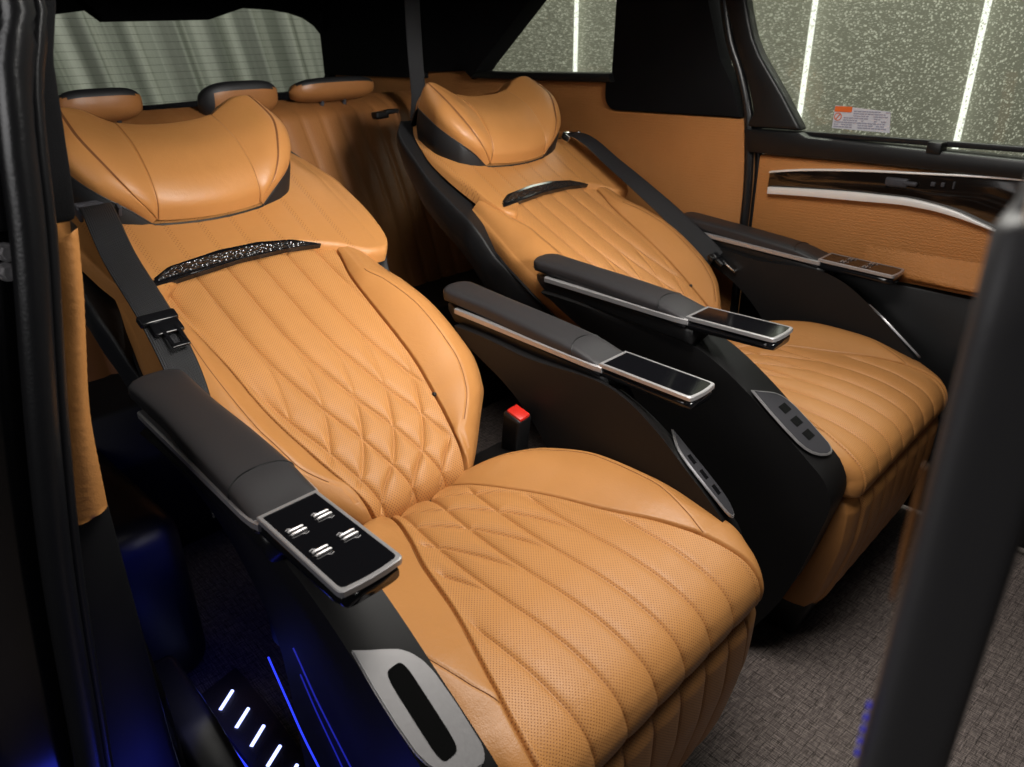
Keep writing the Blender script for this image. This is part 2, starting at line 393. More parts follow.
def prism(bm, pts, axis, a, b, bev=0.0, seg=2):
    """extrude a polygon of 2-D points: axis 'y' -> points are (x,z); 'x' -> (y,z); 'z' -> (x,y)"""
    def p3(p, t): return {'y': (p[0], t, p[1]), 'x': (t, p[0], p[1]), 'z': (p[0], p[1], t)}[axis]
    t = bmesh.new()
    va = [t.verts.new(p3(p, a)) for p in pts]; vb = [t.verts.new(p3(p, b)) for p in pts]
    n = len(pts)
    t.faces.new(va); t.faces.new(vb[::-1])
    for i in range(n): t.faces.new((va[i], vb[i], vb[(i+1) % n], va[(i+1) % n]))
    bmesh.ops.recalc_face_normals(t, faces=t.faces)
    if bev: bmesh.ops.bevel(t, geom=t.edges[:], offset=bev, segments=seg, affect='EDGES', profile=0.5, clamp_overlap=True)
    bmesh.ops.triangulate(t, faces=[f for f in t.faces if len(f.verts) > 4])
    tmp = bpy.data.meshes.new('t'); t.to_mesh(tmp); t.free(); bm.from_mesh(tmp); bpy.data.meshes.remove(tmp)
def frame_prism(bm, outer, inner, axis, a, b):
    """outer loop minus inner loop (same vertex count), extruded"""
    def p3(p, t): return {'y': (p[0], t, p[1]), 'x': (t, p[0], p[1]), 'z': (p[0], p[1], t)}[axis]
    n = len(outer)
    L = [[bm.verts.new(p3(p, t)) for p in lp] for t in (a, b) for lp in (outer, inner)]
    for i in range(n):
        j = (i+1) % n
        bm.faces.new((L[0][i], L[0][j], L[1][j], L[1][i])); bm.faces.new((L[2][i], L[3][i], L[3][j], L[2][j]))
        bm.faces.new((L[0][i], L[2][i], L[2][j], L[0][j])); bm.faces.new((L[1][i], L[1][j], L[3][j], L[3][i]))
def smooth_path(pts, n=24):
    pts = np.array(pts, float); t = np.concatenate([[0], np.cumsum(np.linalg.norm(np.diff(pts, axis=0), axis=1))])
    x = np.linspace(0, t[-1], n)
    return np.stack([sp(x, t, pts[:, k]) for k in range(pts.shape[1])], -1)
def tube(bm, pts, r, seg=8, smooth=None):
    P = smooth_path(pts, smooth) if smooth else np.array(pts, float)
    rad = r if hasattr(r, '__len__') else [r]*len(P)
    rings = []; up = Vector((0.13, 0.27, 0.95))
    for i, p in enumerate(P):
        d = Vector(P[min(i+1, len(P)-1)]-P[max(i-1, 0)]).normalized()
        a = d.cross(up).normalized(); b = d.cross(a)
        rings.append([bm.verts.new(Vector(p)+a*rad[i]*math.cos(k*2*math.pi/seg)+b*rad[i]*math.sin(k*2*math.pi/seg)) for k in range(seg)])
    for i in range(len(rings)-1):
        for k in range(seg):
            bm.faces.new((rings[i][k], rings[i][(k+1) % seg], rings[i+1][(k+1) % seg], rings[i+1][k]))
    bm.faces.new(rings[0][::-1]); bm.faces.new(rings[-1])
def ribbon(pts, side, width, thick=0.0014, n=40):
    """a strap with real thickness along pts, lying across the given side vectors"""
    P = smooth_path(pts, n); S = smooth_path(side, n) if len(side) > 1 else np.repeat(np.array(side, float), n, 0)
    S /= np.linalg.norm(S, axis=1, keepdims=True)
    T = np.gradient(P, axis=0); T /= np.linalg.norm(T, axis=1, keepdims=True)
    Nn = np.cross(T, S); Nn /= np.linalg.norm(Nn, axis=1, keepdims=True)
    L = np.concatenate([[0], np.cumsum(np.linalg.norm(np.diff(P, axis=0), axis=1))])
    cs = [(-1, 0), (-.92, 1), (-.5, 1), (0, 1), (.5, 1), (.92, 1), (1, 0), (.92, -1), (0, -1), (-.92, -1)]
    G = np.zeros((len(cs), n, 3)); UV = np.zeros((len(cs), n, 2))
    for k, (a, b) in enumerate(cs):
        G[k] = P+S*(a*width/2)+Nn*(b*thick); UV[k, :, 0] = a*width/2; UV[k, :, 1] = L
    return G, UV
def loft(secs, nring=28, power=3.2, ncap=5):
    """closed rounded-box body: sections (centre, half width vec, half height vec)"""
    a = np.linspace(0, 2*math.pi, nring, endpoint=False)
    ca = np.sign(np.cos(a))*np.abs(np.cos(a))**(2/power); sa = np.sign(np.sin(a))*np.abs(np.sin(a))**(2/power)
    rows = [np.array(c)[None]+ca[:, None]*np.array(w)[None]+sa[:, None]*np.array(h)[None] for c, w, h in secs]
    rows = [np.repeat(np.array(secs[0][0])[None], nring, 0)]+rows+[np.repeat(np.array(secs[-1][0])[None], nring, 0)]
    return np.stack(rows, 1)

# ================================================================== THE SETTING
bm = bmesh.new()
bmesh.ops.create_grid(bm, x_segments=2, y_segments=2, size=1, matrix=Matrix.Translation((-0.3, 0.42, 0)) @ Matrix.Diagonal((2.4, 0.95, 1, 1)))
fl = link('floor', bm_mesh('floor', bm), M_CARPET)
tag(fl, 'grey brown woven carpet covering the van floor', 'floor', kind='structure')
bm = bmesh.new()
prism(bm, [(-6, -1.5), (6, -1.5), (6, 4), (-6, 4)], 'y', 3.5, 3.6)
gw = tag(link('garage_wall', bm_mesh('garage_wall', bm), M_WALL), 'pale grey green garage wall seen through the side windows', 'wall')
# strip curtain behind the van
ny = 420; yy = np.linspace(-1.5, 4.0, ny); zz = np.linspace(-1.0, 3.4, 12)
G = np.zeros((ny, 12, 3))
rs = np.random.RandomState(3); fold = np.zeros(ny)
cx = -1.5
while cx < 4.0:
    wd = rs.uniform(0.22, 0.34); fold += rs.uniform(.04, .09)*np.exp(-((yy-cx)/(wd*0.20))**2); cx += wd
for j, z in enumerate(zz):
    G[:, j, 0] = -4.3+fold*1.4; G[:, j, 1] = yy-0.20*(z-1.2); G[:, j, 2] = z
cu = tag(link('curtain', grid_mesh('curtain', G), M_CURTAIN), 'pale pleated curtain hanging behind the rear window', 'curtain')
# light tubes on the far wall
for (x, z0, z1, lab) in ((-2.46, -.6, 3.0, 'white light tube seen through the small rear quarter window'),
                         (-0.91, -.6, 3.0, 'white light tube on the left in the big door window'),
                         (-0.13, -.6, 3.0, 'white light tube on the right in the big door window')):
    bm = bmesh.new(); tube(bm, [(x, 3.46, z0), (x+.02, 3.46, z1)], 0.014, 12)
    t_ = empty('light_tube', (0, 0, 0))
    o = link('lamp_tube', bm_mesh('lamp_tube', bm), M_TUBE, t_)
    for hx, hz in ((x, z0-.02), (x+.02, z1+.02)):
        bm = bmesh.new(); rbox(bm, (hx, 3.485, hz), (.05, .03, .06), .006); link('end_holder', bm_mesh('end_holder', bm), M_ALU, t_)
    tag(t_, lab, 'light tube', 'vertical light tubes on the garage wall')

# ================================================================== THE VAN
van = empty('van', (0, 0, 0))
tag(van, 'black van shell with tan leather side trim and open near doorway', 'van')
YW = 1.25
def vpart(name, bm, m, parent=None, smooth=True, angle=40):
    return link(name, bm_mesh(name, bm, smooth, angle), m, parent or van)
# headliner and roof rail
bm = bmesh.new(); prism(bm, [(-2.2, -0.36), (0.05, -0.36), (0.05, 1.3), (-2.2, 1.3)], 'z', 1.31, 1.36, .01)
vpart('headliner', bm, M_SUEDE)
bm = bmesh.new()
prism(bm, [(-1.95, 1.33), (-1.95, 1.03), (-1.31, 1.03), (-1.31, 1.05), (-1.10, 1.058), (-1.06, 1.03), (-1.045, 1.05), (-1.015, 1.078), (-.79, 1.262), (-.70, 1.335)], 'y', YW-.02, YW+.06, .004)
vpart('rear_side_pillar', bm, M_SUEDE)
bm = bmesh.new()
prism(bm, [(-.70, 1.335), (-.725, 1.312), (-.48, 1.30), (.9, 1.30), (.9, 1.335)], 'y', YW-.015, YW+.06, .003)
vpart('roof_rail', bm, M_SUEDE)
# quarter window
bm = bmesh.new(); prism(bm, [(-1.16, 1.02), (-.45, 1.02), (-.45, 1.36), (-1.16, 1.36)], 'y', YW+.061, YW+.066)
vpart('quarter_window', bm, M_GLASS)
bm = bmesh.new(); prism(bm, [(-1.065, 1.036), (-.47, 1.036), (-.48, 1.06), (-1.03, 1.056)], 'y', YW-.03, YW+.05, .004)
vpart('window_sill', bm, M_SATIN)
# quarter trim leather (with rounded cut-out for the pillar cover)
arc = [(-.47+.04*math.cos(t), .998+.04*math.sin(t)-.0) for t in np.linspace(math.pi, 1.5*math.pi, 8)]
qpts = [(-1.9, .02), (-.036, .02), (-.036, .955)] + [(-.10, .957), (-.3, .957)] + arc[::-1] + [(-.51, 1.034), (-1.06, 1.034), (-1.09, 1.058), (-1.30, 1.052), (-1.9, 1.05)]
bm = bmesh.new(); prism(bm, qpts, 'y', YW, YW+.06, .006, 2)
vpart('quarter_trim', bm, M_TRIM)
# soft crease moulding on the trim
bm = bmesh.new(); 
G = np.zeros((40, 14, 3))
for i, x in enumerate(np.linspace(-1.0, -.30, 40)):
    k = math.sin(math.pi*i/39)
    for j, q in enumerate(np.linspace(0, 1, 14)):
        G[i, j] = (x, YW-.001-.035*k*math.sin(math.pi*q)**.8, .52+.40*q-.05*(1-k))
vpart_m = grid_mesh('trim_bulge', G); link('trim_bulge', vpart_m, M_TRIM, van)
# pillar cover (C pillar, far side)
arc2 = [(-.468+.039*math.cos(t), .999+.039*math.sin(t)) for t in np.linspace(math.pi, 1.5*math.pi, 8)]
bm = bmesh.new(); prism(bm, arc2 + [(-.3, .9605), (-.10, .9605), (-.066, .9595), (-.10, 1.04), (-.14, 1.10), (-.19, 1.236), (-.22, 1.34), (-.476, 1.34), (-.486, 1.06), (-.507, 1.04)], 'y', YW-.008, YW+.07, .006)
vpart('pillar_cover', bm, M_SUEDE)
# door seals between the trim and the sliding door
bm = bmesh.new(); tube(bm, [(-.027, YW+.0, .30), (-.027, YW, .75), (-.045, YW, .95), (-.085, YW, 1.07), (-.12, YW, 1.14), (-.17, YW, 1.32)], .012, 10, 40)
vpart('door_seal', bm, M_RUBBER); bm = bmesh.new()
tube(bm, [(-.012, YW+.02, .30), (-.012, YW+.02, .80), (-.03, YW+.02, .95), (-.065, YW+.02, 1.07), (-.10, YW+.02, 1.15), (-.14, YW+.02, 1.32)], .010, 10, 40)
vpart('door_seal', bm, M_RUBBER)

# ---- far sliding door
door = empty('sliding_door'); door.parent = van
bm = bmesh.new(); prism(bm, [(-.006, .615), (.25, .613), (.55, .606), (1.3, .58), (1.3, .862), (.6, .868), (.25, .874), (-.006, .873)], 'y', YW, YW+.05, .006)
vpart('door_leather', bm, M_TRIM, door)
bm = bmesh.new(); G = np.zeros((60, 10, 3))
for i, x in enumerate(np.linspace(.30, 1.25, 60)):
    k = sstep((x-.30)/.25)
    for j, q in enumerate(np.linspace(0, 1, 10)):
        G[i, j] = (x, YW-.002-.045*k*math.sin(math.pi*q*.5)*(1 if q < .8 else (1-q)/.2), .685-.07*q+.0*k)
link('door_ledge', grid_mesh('door_ledge', G), M_TRIM, door)
bm = bmesh.new(); prism(bm, [(-.004, .03), (1.3, .03), (1.3, .577), (.55, .603), (.25, .610), (-.004, .612)], 'y', YW-.006, YW+.05, .006)
vpart('lower_door_panel', bm, M_SATIN, door)
bm = bmesh.new(); prism(bm, [(-.03, .878), (.25, .879), (.6, .873), (1.3, .866), (1.3, .905), (.58, .912), (.12, .925), (.10, .935), (-.05, .935)], 'y', YW-.02, YW+.05, .006)
prism(bm, [(.395, .912), (.425, .911), (.425, .935), (.395, .936)], 'y', YW-.026, YW+.02, .003)
vpart('belt_moulding', bm, M_SATIN, door)
# window pillar of the door with its curved edge
bm = bmesh.new(); prism(bm, [(-.05, .938), (.101, .938), (.09, .955), (.043, 1.018), (-.03, 1.108), (-.055, 1.15), (-.07, 1.19), (-.09, 1.25), (-.10, 1.31), (-.17, 1.31), (-.13, 1.20), (-.095, 1.12), (-.055, 1.04), (-.03, .975)], 'y', YW-.012, YW+.03, .008, 3)
vpart('window_pillar', bm, M_SATIN, door)
bm = bmesh.new(); prism(bm, [(-.12, .90), (1.3, .90), (1.3, 1.33), (-.16, 1.33)], 'y', YW+.034, YW+.04)
vpart('door_window', bm, M_GLASS, door)
bm = bmesh.new(); rbox(bm, (.7, YW+.02, .929), (1.2, .02, .012), .002)
vpart('wiper_strip', bm, M_RUBBER, door)
# inlay: dark wood, chrome strips and handle
top_e = [(.032, .831), (.10, .842), (.189, .851), (.27, .857), (.347, .861), (.575, .870), (.9, .871)]
low_e = [(.9, .70), (.60, .752), (.54, .772), (.47, .789), (.40, .797), (.268, .797), (.15, .789), (.045, .780), (.030, .786)]
bm = bmesh.new(); prism(bm, top_e+low_e, 'y', YW-.008, YW+.01, .002); vpart('wood_inlay', bm, M_WOOD, door)
def strip(bm, line, up, y0, y1):
    t = bmesh.new(); n = len(line)
    prism(bm, [tuple(p) for p in line]+[(p[0], p[1]+h) for p, h in zip(reversed(line), reversed(up))], 'y', y0, y1, .0012)
bm = bmesh.new(); L = [tuple(p) for p in smooth_path(top_e, 24)]
strip(bm, L, [.0045]*24, YW-.013, YW+.01)
vpart('chrome_strip', bm, M_PALE, door); bm = bmesh.new()
L2 = smooth_path([(.036, .780), (.15, .786), (.276, .790), (.36, .793), (.42, .790), (.48, .781), (.536, .768), (.60, .750)], 40)
T2 = smooth_path([(.036, .797), (.15, .804), (.272, .809), (.36, .8095), (.417, .8045), (.48, .7925), (.535, .774), (.60, .752)], 40)
prism(bm, [tuple(p) for p in L2]+[tuple(p) for p in T2[::-1]], 'y', YW-.018, YW+.01, .0012)
vpart('chrome_strip', bm, M_PALE, door)
bm = bmesh.new(); rbox(bm, (.345, YW-.016, .842), (.05, .012, .020), .005); rbox(bm, (.375, YW-.018, .842), (.03, .010, .010), .004)
vpart('door_handle', bm, M_DALU, door)
bm = bmesh.new(); rbox(bm, (.42, YW-.010, .845), (.010, .006, .010), .002); rbox(bm, (.44, YW-.010, .846), (.008, .006, .010), .002); rbox(bm, (.462, YW-.010, .847), (.004, .006, .016), .0015)
vpart('seat_memory_button', bm, M_DALU, door)
# warning label on the window
bm = bmesh.new(); prism(bm, [(.158, .945), (.294, .942), (.288, .988), (.158, .997)], 'y', YW+.031, YW+.0325)
wl = link('warning_label', bm_mesh('warning_label', bm, False), [M_WHITE, M_ORANGE, M_GREYPRINT], door)
def on_label(bm, x0, z0, x1, z1, mi):
    n0 = len(bm.faces); prism(bm, [(x0, z0), (x1, z0), (x1, z1), (x0, z1)], 'y', YW+.0296, YW+.0306)
    bm.faces.ensure_lookup_table()
    for f in bm.faces[n0:]: f.material_index = mi
bm = bmesh.new(); bm.from_mesh(wl.data)
on_label(bm, .159, .983, .200, .9955, 1)
for a in range(18):
    t0, t1 = a*2*math.pi/18, (a+1)*2*math.pi/18
    n0 = len(bm.faces)
    prism(bm, [(.169+r_*math.cos(t), .972+r_*math.sin(t)) for r_, t in ((.009, t0), (.009, t1), (.0075, t1), (.0075, t0))], 'y', YW+.0294, YW+.0304)
    bm.faces.ensure_lookup_table()
    for f in bm.faces[n0:]: f.material_index = 1
n0 = len(bm.faces); prism(bm, [(.1635, .9665), (.1648, .9652), (.1745, .9775), (.1732, .9788)], 'y', YW+.0294, YW+.0303); bm.faces.ensure_lookup_table()
for f in bm.faces[n0:]: f.material_index = 1
for r_ in range(8):
    z = .989-.0052*r_; x = .205 if r_ < 3 else .183
    if r_ >= 5: x = .162
    while x < .284:
        wd = random.uniform(.004, .012)
        if random.random() < .85 and x+wd < .287: on_label(bm, x, z-.004, x+wd, z-.0018, 2)
        x += wd+.0016
bm.to_mesh(wl.data); bm.free()
tag(wl, 'white warning label with an orange heading and small grey print')

# ---- rear wall of the cabin with the window
XR = -1.95
hole = [(.20, 1.24), (.373, 1.262), (.395, 1.226), (.757, 1.233), (.9, 1.273), (1.02, 1.268), (1.10, 1.257), (1.16, 1.240), (1.205, 1.213), (1.235, 1.178), (1.25, 1.135), (1.252, 1.09), (1.246, 1.05), (1.225, 1.018), (1.18, .993), (1.108, .978), (.80, .968), (.501, .962), (.199, .965), (-.30, 1.0), (-.30, 1.2)]
cx0, cz0 = .55, 1.1
outer = []
for (y, z) in hole:
    d = Vector((y-cx0, z-cz0)); s = min((1.0/abs(d.x)) if d.x else 9, (.42/abs(d.y)) if d.y else 9)
    outer.append((cx0+d.x*s, cz0+d.y*s))
bm = bmesh.new(); frame_prism(bm, outer, hole, 'x', XR, XR+.03); vpart('tailgate', bm, M_SUEDE, smooth=False)
bm = bmesh.new(); prism(bm, [(-.42, .94), (1.4, .94), (1.4, 1.32), (-.42, 1.32)], 'x', XR-.012, XR-.008); vpart('rear_window', bm, M_RGLASS)
bm = bmesh.new(); prism(bm, [(-.45, .0), (1.3, .0), (1.3, .70), (-.45, .70)], 'x', XR, XR+.03); vpart('rear_lower_trim', bm, M_SATIN)
# third row shoulder belt hanging from the rear pillar
G, UV = ribbon([(-1.0, .945, 1.31), (-1.0, .942, 1.19), (-1.0, .945, 1.01), (-1.02, .95, .93)], [(.25, 1, 0)], .05)
link('rear_seat_belt', grid_mesh('rear_seat_belt', G, UV, wrap=True), M_BELT, van)

# ---- near doorway: rear pillar with seals, lower sill, bodywork
def prism3(bm, poly, d):
    """prism from a 3-D polygon swept by vector d"""
    t = bmesh.new(); va = [t.verts.new(p) for p in poly]; vb = [t.verts.new(Vector(p)+Vector(d)) for p in poly]; n = len(poly)
    t.faces.new(va); t.faces.new(vb[::-1])
    for i in range(n): t.faces.new((va[i], vb[i], vb[(i+1) % n], va[(i+1) % n]))
    bmesh.ops.recalc_face_normals(t, faces=t.faces); bmesh.ops.bevel(t, geom=t.edges[:], offset=.002, segments=2, affect='EDGES')
    bmesh.ops.triangulate(t, faces=[f for f in t.faces if len(f.verts) > 4])
    tmp = bpy.data.meshes.new('t'); t.to_mesh(tmp); t.free(); bm.from_mesh(tmp); bpy.data.meshes.remove(tmp)
XP = .15
right_t = [(-.385, 1.32), (-.387, 1.194), (-.401, 1.148), (-.410, 1.057), (-.416, 1.009)]
left_t = [(-.50, 1.009), (-.50, 1.32)]
bm = bmesh.new(); prism(bm, right_t+left_t, 'x', XP-.10, XP, .006); vpart('doorway_pillar', bm, M_SUEDE)
G = np.zeros((26, 60, 3)); UVp = np.zeros((26, 60, 2))
zs = np.linspace(1.006, .716, 60)
rt = sp(zs[::-1], [.716, .812, .905, .953, 1.006], [-.453, -.448, -.432, -.423, -.4145])[::-1]
lf = sp(zs[::-1], [.716, .806, .888, .937, 1.006], [-.495, -.480, -.463, -.451, -.443])[::-1]
for i, q in enumerate(np.linspace(0, 1, 26)):
    y = lf*(1-q)+rt*q
    wr = .0011*np.sin(2*math.pi*(zs/.0098+.55*abs(((q*2.2) % 1)-.5)*2+.12*np.sin(zs*63)))*math.sin(math.pi*q)**.5
    G[i, :, 0] = XP+.008*math.sin(math.pi*q)+wr - (.03*(q-.85)/.15 if q > .85 else 0); G[i, :, 1] = y; G[i, :, 2] = zs-.012*(1-q)
link('wrinkled_pillar_leather', grid_mesh('wrinkled_pillar_leather', G), M_TAN, van)
bm = bmesh.new(); prism(bm, [(-.455, .715), (-.52, .715), (-.56, .30), (-.56, -.1), (-.45, -.1), (-.46, .35)], 'x', XP-.14, XP-.005, .008); vpart('lower_pillar_trim', bm, M_SATIN)
# rubber seals running down the opening
def seal(bm, dy, r, dx):
    tube(bm, [(XP+dx, -.400+dy, 1.32), (XP+dx, -.403+dy, 1.194), (XP+dx, -.424+dy, 1.116), (XP+dx, -.441+dy, 1.004), (XP+dx, -.463+dy, .889), (XP+dx, -.482+dy, .786), (XP+dx, -.502+dy, .659), (XP+dx, -.524+dy, .471), (XP+dx, -.535+dy, .367), (XP+dx, -.55+dy, .0)], r, 12, 60)
for dy_, r_, dx_ in ((-.004, .006, .012), (-.020, .0155, .008)):
    bm = bmesh.new(); seal(bm, dy_, r_, dx_); vpart('door_opening_seal', bm, M_RUBBER)
bm = bmesh.new()
prism(bm, [(-.405, 1.33), (-.430, 1.1), (-.458, .9), (-.488, .66), (-.523, .38), (-.55, -.1), (-.90, -.1), (-.80, 1.33)], 'x', XP-.06, XP-.012, .004)
vpart('door_edge', bm, M_GLOSS)
for (y, z) in ((-.4775, .990), (-.4815, .9725)):
    bm = bmesh.new()
    bmesh.ops.create_cone(bm, cap_ends=True, segments=6, radius1=.0065, radius2=.0058, depth=.006, matrix=Matrix.Translation((XP-.007, y, z)) @ Matrix.Rotation(R_(90), 4, 'Y'))
    bmesh.ops.create_cone(bm, cap_ends=True, segments=20, radius1=.009, radius2=.0085, depth=.003, matrix=Matrix.Translation((XP-.0105, y, z)) @ Matrix.Rotation(R_(90), 4, 'Y'))
    link('bolt', bm_mesh('bolt', bm), M_ALU, van)
# sill and step trim lit blue
bm = bmesh.new(); prism(bm, [(-.46, -.02), (.02, -.02), (.02, .30), (-.05, .52), (-.12, .64), (-.46, .64)], 'y', -.46, -.42, .02, 3); vpart('sill_trim', bm, M_SATIN)
bm = bmesh.new(); prism(bm, [(-.20, 0.002), (.30, 0.002), (.30, .05), (.12, .06), (-.05, .16), (-.20, .20)], 'y', -.415, -.345, .015, 3); vpart('door_step', bm, M_SATIN)
bm = bmesh.new(); rbox(bm, (-.66, -.325, .19), (.70, .17, .376), .05, 5); vpart('dark_gap_box', bm, M_SATIN)  # added black box, makes the gap behind the near armrest dark
# illuminated step plate
plate = empty('step_plate'); plate.parent = van
bm = bmesh.new(); prism(bm, [(-.251, -.308), (-.268, -.222), (-.146, -.226), (.10, -.245), (.10, -.318), (-.191, -.312)], 'z', .004, .018, .003); vpart('plate', bm, M_PLATE, plate)
for (a, b_) in (((-.188, -.295), (-.214, -.257)), ((-.128, -.294), (-.152, -.257)), ((-.071, -.295), (-.095, -.257)), ((-.013, -.296), (-.034, -.259)), ((.045, -.296), (.022, -.259))):
    bm = bmesh.new(); tube(bm, [(a[0], a[1], .0185), (b_[0], b_[1], .0185)], .0032, 8); vpart('light_bar', bm, M_BLUEWHITE, plate)
bm = bmesh.new(); tube(bm, [(-.215, -.316, .018), (-.12, -.320, .018), (.10, -.324, .018)], .0022, 8); vpart('blue_glow_line', bm, M_BLUE, van)  # emissive line imitates the blue reflection along the plate's left edge
bm = bmesh.new(); tube(bm, [(-.19, -.3425, .068), (-.13, -.3425, .062), (-.07, -.3425, .058)], .0016, 8); vpart('blue_glow_line', bm, M_BLUE, van)

# ---- front door post, very close to the camera
post = empty('door_post'); post.parent = van
# front face turned to the camera: a rounded upright, x/y of its edges
a_, b2 = Vector((.8909, -.4296)), Vector((.9121, -.4092))
dirp = (b2-a_).normalized(); nrm_ = Vector((dirp.y, -dirp.x))
if (Vector((CAM.x, CAM.y))-a_).dot(nrm_) < 0: nrm_ = -nrm_
prof = [(.034, -.045), (.014, -.018), (.0022, -.0050), (.0026, -.0018), (.005, -.0003), (.010, .0002), (.018, .0002), (.026, 0), (.031, -.002), (.035, -.008), (.038, -.02), (.0385, -.04)]
prof = [tuple(p) for p in smooth_path(prof, 48)]
G = np.zeros((len(prof), 42, 3)); zs = np.linspace(.0, 1, 40)
for i, (s_, d) in enumerate(prof):
    p = a_+dirp*s_+nrm_*d; c = a_+dirp*.014+nrm_*(-.010); zt_ = 1.114+.010*sstep((s_-.002)/.02)
    for j, z in enumerate(zs): G[i, j] = (p.x, p.y, z*zt_)
    for j, k in ((40, .25), (41, 1.0)):
        p2 = p.lerp(c, k); G[i, j] = (p2.x, p2.y, zt_+.002*(j == 40)+.004*(j == 41))
link('post_trim', grid_mesh('post_trim', G), M_POST, post)
bm = bmesh.new(); c = a_+dirp*-.0012+nrm_*-.004; zz_ = np.linspace(1.0, 1.048, 14)
tube(bm, [(c.x, c.y, z) for z in zz_], list(.0010*np.sin(np.linspace(.15, math.pi-.15, 14))**.5), 10); link('leather_edge', bm_mesh('leather_edge', bm), M_BENCH, post)
for k in range(5):
    bm = bmesh.new(); c = a_+dirp*-.0014+nrm_*-.002; rbox(bm, (c.x, c.y, .958-.0055*k), (.0012, .0012, .003), .0004); link('blue_lamp', bm_mesh('blue_lamp', bm), M_BLUE_DIM, post)
bm = bmesh.new(); c = a_+dirp*.007+nrm_*.002; rbox(bm, (c.x, c.y, 1.121), (.006, .006, .010), .0025); link('pale_cap', bm_mesh('pale_cap', bm), M_SKINTONE, post)

# ================================================================== THIRD ROW BENCH
bench = empty('rear_bench', (-1.15, .45, 0))
tag(bench, 'dim tan leather rear bench with three headrests behind the two big seats', 'bench')
def bpart(name, me, m): 
    o = link(name, me, m, bench); o.matrix_parent_inverse = Matrix.Translation((1.15, -.45, 0)); return o
def bench_back():
    ny, nz = 220, 80; G = np.zeros((ny, nz, 3)); UV = np.zeros((ny, nz, 2))
    for i, y in enumerate(np.linspace(-.36, 1.22, ny)):
        for j, q in enumerate(np.linspace(0, 1, nz)):
            z = .30+.70*q; x = -.88-.26*q
            ch = (y % .066)/.066; g = .008*(1-math.exp(-min(ch, 1-ch)/.12))
            edge = min((y+.36), (1.22-y), .05)/.05
            G[i, j] = (x+g+.03*math.sin(math.pi*q)-.05*(1-edge)**2-.08*max(0, (q-.93)/.07)**2, y, z); UV[i, j] = (y, z)
    return grid_mesh('backrest', G, UV)
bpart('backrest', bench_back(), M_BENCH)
bm = bmesh.new(); prism(bm, [(-1.22, .001), (-.75, .001), (-.70, .30), (-.74, .42), (-.92, .44), (-1.20, .96), (-1.24, .94)], 'y', -.35, 1.20, .01); bpart('bench_frame', bm_mesh('bench_frame', bm), M_SHELL)
def bench_head(yc, zc, w_, h, tilt, top_black):
    secs = []
    for k in np.linspace(-1, 1, 25):
        e = math.sqrt(max(0, 1-abs(k)**4.0)); 
        secs.append(((-1.15, yc+k*w_, zc), (.045*e+.002, 0, .012*e), (0.018*e*tilt, 0, h*e+.002)))
    return grid_mesh('headrest', loft(secs, 28, 2.8), wrap=True)
for (yc, zc, w_, h, tl) in ((.062, 1.022, .104, .036, 0), (.428, 1.014, .116, .044, .3), (.735, 1.024, .148, .030, 0)):
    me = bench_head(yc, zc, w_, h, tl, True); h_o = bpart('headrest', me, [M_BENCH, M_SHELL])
    for p in me.polygons:
        if p.center.z > zc+h*.62 or p.center.x < -1.160 or (p.center.y < yc-w_*.72 and yc > .3 and yc < .6): p.material_index = 1
    for s in (-.04, .04):
        bm = bmesh.new(); tube(bm, [(-1.15, yc+s, zc-h), (-1.165, yc+s, .95)], .006, 8)
        link('headrest_post', bm_mesh('headrest_post', bm), M_DALU, h_o)
bm = bmesh.new(); rbox(bm, (-1.09, .86, .945), (.03, .05, .02), .005); rbox(bm, (-1.085, .90, .953), (.02, .05, .012), .003)
bpart('buckle', bm_mesh('buckle', bm), M_SATIN)

# ================================================================== THE CAPTAIN SEATS
AL = R_(31)
AV = np.array([-math.cos(AL), 0, math.sin(AL)]); NV = np.array([math.sin(AL), 0, math.cos(AL)]); O_ = np.array([.10, 0, .485])
def bk(u, v, w):
    u, v, w = np.broadcast_arrays(np.asarray(u, float), np.asarray(v, float), np.asarray(w, float))
    return O_+np.stack([np.zeros_like(u), u, np.zeros_like(u)], -1)+v[..., None]*AV+w[..., None]*NV
HWv = ([-.04, 0, .03, .07, .10, .133, .21, .32, .41, .50, .62], [.09, .118, .145, .185, .216, .248, .282, .288, .282, .265, .25])
HIv = ([-.04, .0, .07, .13, .25, .36, .47, .54, .62], [.085, .095, .115, .13, .153, .160, .172, .190, .20])
HSv = ([-.04, .0, .05, .08, .126, .203, .32, .42, .46, .52, .62], [.09, .10, .115, .145, .183, .212, .220, .208, .195, .205, .215])
PITCHL = .0625
def quilt(u, t, kr, dr, kl, dl):
    fam = lambda x: np.abs(x % PITCHL - PITCHL/2)
    r = fam(u-sp(t, kr, dr)); l = fam(u+sp(t, kl, dl))
    return np.minimum(r, l), r, l
def quilt_h(near, r, l, hgt=.0076, wid=.018, wl=1.0, k=1.0):
    f = lambda x: 1-np.exp(-(x/wid*1.9)**1.15)
    return hgt*(1-k*(1-np.minimum(f(r), 1-wl*(1-f(l)))))-k*.0018*np.maximum(np.exp(-(r/.0022)**2), wl*np.exp(-(l/.0022)**2))
SEAMS = {}
